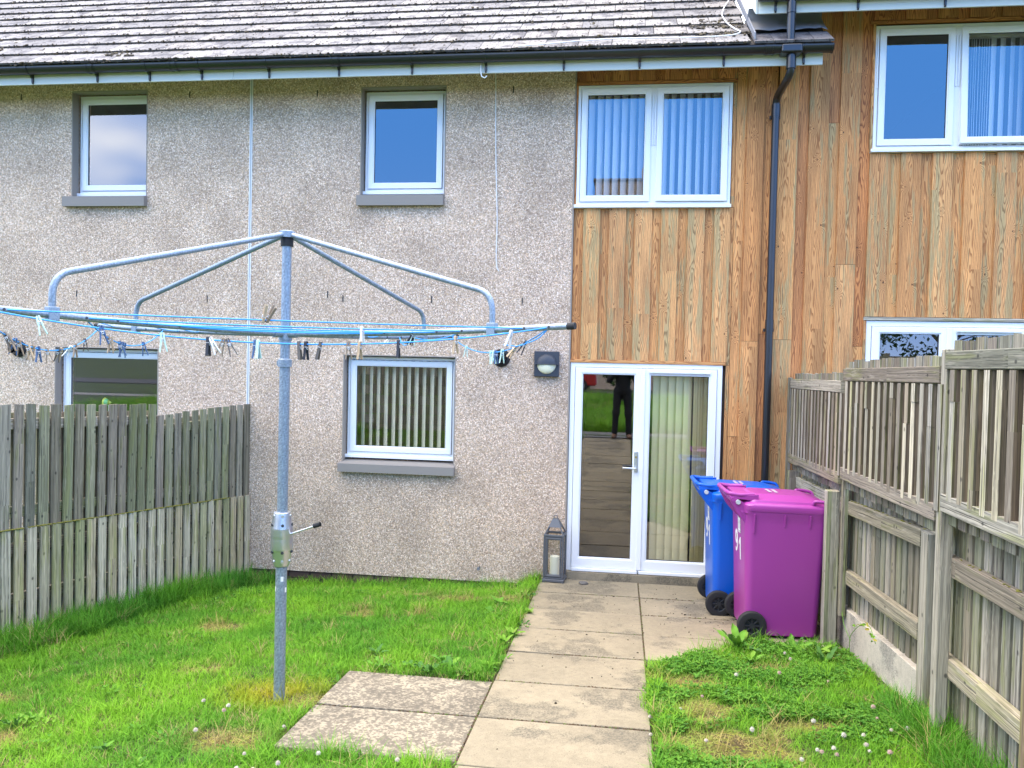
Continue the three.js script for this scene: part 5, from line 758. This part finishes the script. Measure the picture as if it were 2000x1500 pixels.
// broad-leaved weeds
{
  const leafGeo = (L, W, curl, wav) => { const n = 9, m = 4, pos = [], idx = []; for (let i = 0; i <= n; i++) for (let j = 0; j <= m; j++) { const t = i / n, v = (j / m - 0.5) * 2, hw = W * Math.pow(Math.sin(Math.PI * Math.min(1, 0.06 + t * 0.94)), 0.75) * (t < 0.25 ? 0.45 + 2.2 * t : 1) * 0.5; pos.push(v * hw, L * (0.55 * t - curl * t * t) + 0.12 * hw * v * v * 3 + wav * L * Math.sin(t * 14 + v * 2) * Math.abs(v) * 0.3, L * t * (0.92)); } for (let i = 0; i < n; i++) for (let j = 0; j < m; j++) { const a = i * (m + 1) + j; idx.push(a, a + m + 1, a + 1, a + 1, a + m + 1, a + m + 2); } const g = new THREE.BufferGeometry(); g.setAttribute('position', new THREE.Float32BufferAttribute(pos, 3)); g.setIndex(idx); g.computeVertexNormals(); return g; };
  const kinds = { dock: [leafGeo(0.2, 0.055, 0.25, 0.12), leafGeo(0.17, 0.06, 0.4, 0.1), leafGeo(0.22, 0.05, 0.1, 0.12)], plantain: [leafGeo(0.09, 0.03, 0.3, 0.04), leafGeo(0.075, 0.034, 0.4, 0.04)], dandelion: [leafGeo(0.12, 0.026, 0.35, 0.25), leafGeo(0.1, 0.022, 0.25, 0.25)] };
  const greens = [M.leaf([0.11, 0.28, 0.03]), M.leaf([0.15, 0.34, 0.035]), M.leaf([0.2, 0.38, 0.04]), M.leaf([0.08, 0.2, 0.04])];
  const weed = (px, py, kind, n, sc, label, group) => { const d = pray(px, py); let p; for (let s = 2; s < 10; s += 0.004) { p = EYE.clone().addScaledVector(d, s); if (p.y < groundY(p.x, p.z) + 0.015) break; } const t = thing('weed_plant', label, 'weed', [p.x, Math.max(groundY(p.x, p.z), p.y - 0.015), p.z], group); const m = pick(greens); for (let i = 0; i < n; i++) { const q = shadow(new THREE.Mesh(pick(kinds[kind]), rnd() < 0.7 ? m : pick(greens))); q.name = 'leaf'; const s = sc * rr(0.55, 0.9) * (kind === 'dock' ? 1 : 0.85); q.scale.set(s, s * rr(0.5, 1.3), s); q.rotation.set(rr(-0.6, 0.05), i * 2.399 + rr(-0.4, 0.4), 0, 'YXZ'); t.add(q); } };
  const pe = 'broad-leaved weed growing along the lawn edge of the path', gp = 'weeds along the lawn edge';
  weed(1440, 1262, 'dock', 10, 1.5, 'large bright green dock plant beside the purple bin wheel');
  weed(906, 1462, 'dandelion', 7, 0.75, 'single dark rosette weed in the joint between the paving slabs');
  for (const [x, y, s] of [[1560, 1275, 0.8], [1590, 1280, 0.9], [1545, 1268, 0.7], [1530, 1285, 0.8], [1500, 1285, 0.8], [1610, 1292, 0.7], [1640, 1297, 0.8], [1470, 1290, 0.7]]) weed(x, y, pick(['dock', 'plantain']), 8, s * 1.25, 'leafy green weed beneath the edging board by the purple bin', 'weeds under the edging board');
  for (const [x, y, s] of [[1022, 1165, 1.2], [1005, 1150, 1.1], [1030, 1195, 1.1], [1018, 1225, 1.2], [1000, 1240, 1.3], [985, 1255, 1.2], [1012, 1260, 1.1], [975, 1178, 1.3], [958, 1195, 1.2], [985, 1290, 1.1], [950, 1300, 1.2], [930, 1312, 1.2], [880, 1300, 1.3], [865, 1290, 1.2], [840, 1310, 1.2], [905, 1315, 1.1], [735, 1275, 1.2], [745, 1300, 1.1], [800, 1300, 1], [1040, 1180, 1]]) weed(x, y, pick(['plantain', 'plantain', 'dandelion']), 9, s * 1.35, pe, gp);
  for (const [x, y, s] of [[30, 1418, 1.5], [75, 1412, 1.5], [55, 1400, 1.3], [205, 1462, 1.2], [265, 1420, 1.1], [420, 1170, 1.3], [570, 1140, 1.4], [640, 1160, 1.2], [720, 1180, 1.2], [785, 1152, 1.2], [860, 1150, 1.2], [380, 1240, 1.1], [660, 1330, 1.0], [330, 1440, 1.2], [270, 1490, 1.2]]) weed(x, y, pick(['plantain', 'dandelion', 'plantain']), 7, s, 'low leafy weed rosette scattered in the left lawn', 'weeds in the left lawn');
  for (const [x, y, s] of [[1320, 1300, 1], [1360, 1320, 1], [1410, 1360, 1.1], [1330, 1420, 1.1], [1480, 1345, 1], [1560, 1360, 1], [1520, 1400, 1], [1600, 1340, 1], [1660, 1380, 1]]) weed(x, y, 'plantain', 7, s, 'low leafy weed rosette in the grass between path and right fence', 'weeds right of the path');
  // trailing stem against the gravel board
  const t = thing('creeping_weed', 'thin trailing weed with yellowing leaves against the gravel board', 'weed', [1.58, 0.2, 2.6]); const pts = [[1.545, 0.17, 2.25], [1.53, 0.33, 2.3], [1.54, 0.45, 2.45], [1.56, 0.5, 2.6], [1.565, 0.43, 2.72]]; part(t, 'stem', tube(pts, 0.0022, 40, 5), greens[1]); const pts2 = [[1.54, 0.3, 2.28], [1.53, 0.36, 2.15], [1.54, 0.42, 2.05]]; part(t, 'stem', tube(pts2, 0.002, 20, 5), greens[1]);
  const cv = new THREE.CatmullRomCurve3(pts.map(p => V(...p))); const yl = M.leaf([0.42, 0.36, 0.06]); for (let i = 0; i < 22; i++) { const p = cv.getPoint(0.4 + 0.6 * rnd()); const q = part(t, 'leaf', kinds.plantain[1], rnd() < 0.4 ? yl : greens[2], [p.x - 0.01, p.y, p.z]); q.scale.setScalar(rr(0.25, 0.5)); q.rotation.set(rr(-1, 1), rr(0, 6.3), rr(-1, 1)); }
}
// crumbs of earth dropped on the slabs
{ const g = new THREE.IcosahedronGeometry(1, 1), list = []; for (let i = 0; i < 260; i++) { const x = rr(-0.7, 1.0), z = rr(0.15, 4.2) * (0.4 + 0.6 * rnd()); if (inPaved(x, z) < 0.05) continue; list.push([x, z]); } const im = new THREE.InstancedMesh(g, std([0.03, 0.022, 0.016], 1), list.length), o = new THREE.Object3D(); list.forEach(([x, z], i) => { const r = rr(0.0015, 0.0042) * (rnd() < 0.12 ? 1.8 : 1); o.position.set(x, pathP(z) + r * 0.3, z); o.rotation.set(rr(0, 6), rr(0, 6), 0); o.scale.set(r * 1.4, r, r); o.updateMatrix(); im.setMatrixAt(i, o.matrix); }); im.name = 'soil_crumbs'; tag(shadow(im), 'dark crumbs of earth scattered on the paving slabs', 'soil', null, 'stuff'); scene.add(im); }
{ const g = new THREE.IcosahedronGeometry(1, 0), list = []; const row = (x0, x1, z, n) => { for (let i = 0; i < n; i++) { const x = rr(x0, x1); if (fbm(x * 3, z * 5, 6.6, 2) > -0.08) list.push([x, z + rr(-0.006, 0.006)]); } }; for (let k = 1; k < 8; k++) { row(-0.72, 0.19, 0.02 + 0.595 * k, 120); if (k < 4) row(0.21, 1.1, 0.02 + 0.595 * k, 110); } for (let i = 0; i < 420; i++) list.push([0.2 + rr(-0.004, 0.004), rr(0, 2.5)]); for (let i = 0; i < 150; i++) list.push([-0.73 + rr(-0.004, 0.004), rr(3, 4.2)]); row(-1.63, -0.74, 3.59, 120);
  const im = new THREE.InstancedMesh(g, std('#ffffff', 1), list.length), o = new THREE.Object3D(), c = new THREE.Color(); list.forEach(([x, z], i) => { const r = rr(0.002, 0.006); o.position.set(x, pathP(z) - 0.004, z); o.rotation.set(rr(0, 6), rr(0, 6), 0); o.scale.set(r * 1.8, r, r * 1.2); o.updateMatrix(); im.setMatrixAt(i, o.matrix); const t = rnd(); im.setColorAt(i, t < 0.75 ? c.setRGB(0.09, 0.055, 0.03) : c.setRGB(0.1, 0.13, 0.03)); }); im.name = 'joint_moss'; tag(shadow(im), 'brown grit and moss packed into the paving joints', 'moss', null, 'stuff'); scene.add(im); }
// ---------------------------------------------------------------- behind the photographer (mirrored in the glass)
{ // opposite house
  const x0 = -1.6, x1 = 1.55, z0 = 34, g = slope(40); const H = thing('gable_house', 'beige rendered end house across the green, mirrored in the upstairs window', 'house', [0, g, z0 + 4]);
  part(H, 'wall', muv(box(x0, x1, g - 0.2, 11.3, z0, z0 + 9), 1 / 4.608), M.pebble);
  part(H, 'parapet', rbox(x0 - 0.08, x1 + 0.08, 11.3, 11.42, z0 - 0.08, z0 + 9.08, 0.02), M.lead);
  part(H, 'chimney', muv(box(0.75, 1.5, 11.42, 12.0, z0 + 0.3, z0 + 1.1), 1 / 4.608), M.pebble);
  for (const x of [0.93, 1.3]) part(H, 'chimney_pot', new THREE.LatheGeometry([[0.1, 0], [0.12, 0.05], [0.09, 0.1], [0.085, 0.32], [0.11, 0.36]].map(p => new THREE.Vector2(...p)), 14), M.brick[2], [x, 12.0, z0 + 0.7]);
  for (const y of [2, 4.6, 7.2]) { const w = part(H, 'window', ring(-0.7, 0.7, y, y + 1.2, 0.08, z0 - 0.03, z0 + 0.02), M.upvc); part(w, 'pane', new THREE.PlaneGeometry(1.26, 1.06).rotateY(Math.PI), M.anthracite, [0, y + 0.6, z0 - 0.005]); }
}
for (const [x0, x1, label] of [[-9.5, -1.05, 'dark brown horizontal-board fence across the left garden end, mirrored in the lower windows'], [1.35, 6.5, 'dark brown horizontal-board fence across the right garden end, mirrored in the lower windows']]) { // garden-end fence
  const F = thing('board_fence', label, 'fence', [(x0 + x1) / 2, slope(8.3), 8.3]), y0 = slope(8.3) - 0.05;
  for (let k = 0; k < 9; k++) for (let x = x0; x < x1 - 0.1; x += 1.8) { const w = Math.min(1.8, x1 - x); part(F, 'board', muv(rbox(x + 0.003, x + w - 0.003, y0 + k * 0.2, y0 + k * 0.2 + 0.185, 8.28 + (k % 2) * 0.008, 8.3 + (k % 2) * 0.008, 0.004, 1), 0.5, 0.5, rnd(), rnd()), M.grey[(k + Math.round(x)) % 3 < 0 ? 0 : Math.abs(k + Math.round(x)) % 3]); }
  for (let x = x0; x <= x1 + 0.01; x += 1.8) part(F, 'post', rbox(x - 0.05, x + 0.05, y0 - 0.1, y0 + 1.84, 8.325, 8.42, 0.005), M.grey[0]);
}
{ // red car on the far road
  const cz = 30, cx = -3.1, gy = slope(cz) + 0.014; const C = thing('parked_car', 'red hatchback parked on the road, mirrored in the door glass', 'car', [cx, gy, cz]), at = [cx, gy, cz];
  const prof = [[-1.95, 0.3], [-1.98, 0.62], [-1.9, 0.86], [-1.1, 0.95], [-0.5, 1.38], [0.2, 1.46], [1.2, 1.42], [1.75, 1.0], [1.95, 0.9], [1.98, 0.4], [1.9, 0.3]];
  part(C, 'body', extrude(prof, 1.66, 0.06).translate(0, 0, -0.83), phys([0.45, 0.02, 0.02], 0.3, { clearcoat: 1, clearcoatRoughness: 0.05 }), at);
  for (const s of [-1, 1]) part(C, 'side_window', extrude([[-0.95, 0.98], [-0.45, 1.33], [0.2, 1.39], [1.1, 1.35], [1.45, 1.02]], 0.02, 0.002).translate(0, 0, s * 0.83 - 0.01), M.anthracite, at);
  for (const x of [-1.25, 1.25]) for (const s of [-1, 1]) { const w = part(C, 'wheel', new THREE.CylinderGeometry(0.31, 0.31, 0.2, 24).rotateX(Math.PI / 2), M.rubber, [cx + x, gy + 0.31, cz + s * 0.76]); part(w, 'rim', new THREE.CylinderGeometry(0.19, 0.19, 0.21, 20).rotateX(Math.PI / 2), M.alu, [cx + x, gy + 0.31, cz + s * 0.76]); }
  part(C, 'bumper', rbox(-2.02, -1.9, 0.3, 0.6, -0.8, 0.8, 0.05), M.anthracite, at); for (const s of [-1, 1]) part(C, 'headlight', rbox(-1.99, -1.86, 0.68, 0.82, s * 0.62 - 0.14, s * 0.62 + 0.14, 0.03), M.glassPlain, at);
}
function tree(name, label, x, z, h, rx, ry, n, col, group) { // trunk, limbs and a crown of leaf clumps
  const gy = slope(z), t = thing(name, label, name.includes('hedge') ? 'hedge' : 'tree', [x, gy, z], group), c0 = h - ry;
  const limbs = [rod([x, gy - 0.1, z], [x + 0.05, gy + c0, z], 0.05 * h * 0.5, 10, 0.03 * h * 0.5)]; for (let i = 0; i < 7; i++) { const a = i * 2.4; limbs.push(rod([x, gy + c0 * rr(0.6, 0.95), z], [x + Math.cos(a) * rx * 0.6, gy + c0 + ry * rr(-0.2, 0.5), z + Math.sin(a) * rx * 0.6], 0.03 * h * 0.3, 6, 0.01)); } part(t, 'trunk', merge(limbs), std([0.07, 0.05, 0.035], 0.95));
  const pos = []; const clumps = Array.from({ length: 26 }, () => { const a = rr(0, 6.283), u = rr(-1, 1), r = Math.cbrt(rr(0.15, 1)); const s = Math.sqrt(1 - u * u); return [Math.cos(a) * s * r * rx, u * r * ry, Math.sin(a) * s * r * rx, rr(0.25, 0.5)]; });
  for (let i = 0; i < n; i++) { const [a, b, c, r] = pick(clumps), p = V(a + rr(-1, 1) * r * rx * 0.6, b + rr(-1, 1) * r * ry * 0.6, c + rr(-1, 1) * r * rx * 0.6), s = rr(0.05, 0.1) * (h / 4), e1 = V(rr(-1, 1), rr(-1, 1), rr(-1, 1)).normalize(), e2 = V(rr(-1, 1), rr(-1, 1), rr(-1, 1)).cross(e1).normalize(); for (const [u, v] of [[-1, 0], [0, -0.5], [1, 0], [-1, 0], [1, 0], [0, 0.5]]) pos.push(p.x + (e1.x * u + e2.x * v) * s, p.y + (e1.y * u + e2.y * v) * s, p.z + (e1.z * u + e2.z * v) * s); }
  const g = new THREE.BufferGeometry(); g.setAttribute('position', new THREE.Float32BufferAttribute(pos, 3)); g.computeVertexNormals(); part(t, 'crown', g, M.leaf(col), [x, gy + c0, z]);
}
tree('garden_bush', 'leafy dark green bush on the green behind the photographer', 0.05, 20.5, 2.9, 1.0, 1.1, 3500, [0.045, 0.1, 0.02]);
for (const [i, [x, z, h, rx]] of [[-13, 36, 6, 3.2], [-8.2, 37, 6.6, 3.2], [-3.8, 36.5, 5.6, 3], [11.5, 36, 6.2, 3.4], [16.5, 37, 6.8, 3.4], [-19, 37, 6.4, 3.6]].entries()) tree('roadside_tree', 'dark leafy tree in the row beyond the far road', x, z, h, rx, h * 0.45, 2600, [0.03, 0.07, 0.018], 'trees beyond the far road');
{ // the person taking the photograph, seen only in the glass
  const gy = slope(8.35), P0 = V(0.02, gy + 0.012, 8.35);
  const J = { hipL: [-0.09, 0.92, 0], hipR: [0.09, 0.92, 0], kneeL: [-0.12, 0.5, -0.02], kneeR: [0.12, 0.5, -0.02], ankL: [-0.14, 0.09, 0.03], ankR: [0.14, 0.09, 0.03], toeL: [-0.165, 0.035, -0.15], toeR: [0.165, 0.035, -0.15], pel: [0, 0.96, 0], chest: [0, 1.28, 0.0], neck: [0, 1.47, 0.01], shL: [-0.19, 1.42, 0.01], shR: [0.19, 1.42, 0.01], elL: [-0.26, 1.14, -0.02], elR: [0.26, 1.14, -0.02], haL: [-0.11, 1.33, -0.2], haR: [0.11, 1.33, -0.2], head: [0, 1.62, -0.01], crown: [0, 1.68, 0.0] };
  const meshSDF = (bones, lo, size, res, k) => { const mc = new MarchingCubes(res, std('#fff'), false, false, 400000); mc.isolation = 0; const n = mc.size; for (let z = 0; z < n; z++) for (let y = 0; y < n; y++) for (let x = 0; x < n; x++) { const q = V(lo[0] + size * (x / n), lo[1] + size * (y / n), lo[2] + size * (z / n)); let d = 1; for (const [a, b, ra, rb] of bones) { const ax = q.x - a[0], ay = q.y - a[1], az = q.z - a[2], bx = b[0] - a[0], by = b[1] - a[1], bz = b[2] - a[2]; const h = Math.min(1, Math.max(0, (ax * bx + ay * by + az * bz) / (bx * bx + by * by + bz * bz + 1e-9))); const dd = Math.hypot(ax - bx * h, ay - by * h, az - bz * h) - lerp(ra, rb, h); const hh = Math.max(k - Math.abs(d - dd), 0) / k; d = Math.min(d, dd) - hh * hh * k * 0.25; } mc.field[x + y * n + z * n * n] = -d; } mc.update(); const c = mc.count ?? mc.geometry.drawRange.count; const p = mc.positionArray.slice(0, c * 3), g = new THREE.BufferGeometry(); for (let i = 0; i < c; i++) { p[3 * i] = lo[0] + size * (p[3 * i] + 1) / 2; p[3 * i + 1] = lo[1] + size * (p[3 * i + 1] + 1) / 2; p[3 * i + 2] = lo[2] + size * (p[3 * i + 2] + 1) / 2; } g.setAttribute('position', new THREE.BufferAttribute(p, 3)); g.computeVertexNormals(); return g; };
  const t = thing('person', 'person in dark jacket and trousers taking the photograph, mirrored in the door glass', 'person', P0.toArray());
  const at = P0.toArray();
  const body = [[J.pel, J.chest, 0.135, 0.15], [J.chest, J.neck, 0.14, 0.06], [J.shL, J.shR, 0.068, 0.068], [J.hipL, J.kneeL, 0.092, 0.066], [J.hipR, J.kneeR, 0.092, 0.066], [J.kneeL, J.ankL, 0.066, 0.055], [J.kneeR, J.ankR, 0.066, 0.055], [J.shL, J.elL, 0.058, 0.048], [J.shR, J.elR, 0.058, 0.048], [J.elL, J.haL, 0.046, 0.036], [J.elR, J.haR, 0.046, 0.036]];
  part(t, 'body', meshSDF(body, [-0.85, -0.05, -0.85], 1.7, 96, 0.05), std([0.016, 0.015, 0.017], 0.9), at);
  part(t, 'head', meshSDF([[J.neck, J.head, 0.055, 0.06], [[0, 1.6, -0.03], [0, 1.66, 0.0], 0.075, 0.09], [[0, 1.6, -0.1], [0, 1.625, -0.095], 0.014, 0.01], [[-0.085, 1.61, 0.01], [-0.085, 1.63, 0.01], 0.016, 0.018], [[0.085, 1.61, 0.01], [0.085, 1.63, 0.01], 0.016, 0.018]], [-0.2, 1.42, -0.2], 0.4, 48, 0.02), std([0.42, 0.26, 0.19], 0.6), at);
  part(t, 'hair', meshSDF([[[0, 1.69, 0.02], [0, 1.67, 0.03], 0.094, 0.095], [[0, 1.62, 0.06], [0, 1.58, 0.06], 0.06, 0.05]], [-0.2, 1.42, -0.2], 0.4, 40, 0.03), std([0.05, 0.035, 0.025], 0.8), at);
  for (const s of [-1, 1]) { const a = s < 0 ? J.ankL : J.ankR, b = s < 0 ? J.toeL : J.toeR, h = s < 0 ? J.haL : J.haR; part(t, 'shoe', meshSDF([[[a[0], 0.045, 0.06], b, 0.045, 0.034], [a, [a[0], 0.05, 0.04], 0.045, 0.046]], [a[0] - 0.2, -0.03, -0.24], 0.4, 40, 0.03), std([0.2, 0.1, 0.06], 0.6), at);
    const f = []; for (let i = 0; i < 4; i++) { const w = [h[0] - s * (0.008 + 0.0), h[1] + 0.03 - i * 0.018, h[2] - 0.03]; f.push([[h[0], h[1] + 0.025 - i * 0.017, h[2] - 0.012], w, 0.0095, 0.0085], [w, [w[0] - s * (0.05 - 0.006 * i), w[1], w[2] - 0.012], 0.0085, 0.007]); } f.push([[h[0], h[1] - 0.03, h[2] + 0.03], [h[0], h[1] + 0.01, h[2] - 0.01], 0.026, 0.03], [[h[0] - s * 0.01, h[1] - 0.01, h[2]], [h[0] - s * 0.045, h[1] + 0.01, h[2] + 0.02], 0.011, 0.008]); part(t, 'hand', meshSDF(f, [h[0] - 0.1, h[1] - 0.1, h[2] - 0.12], 0.2, 60, 0.008), std([0.42, 0.26, 0.19], 0.6), at); }
}

renderer.render(scene, camera);
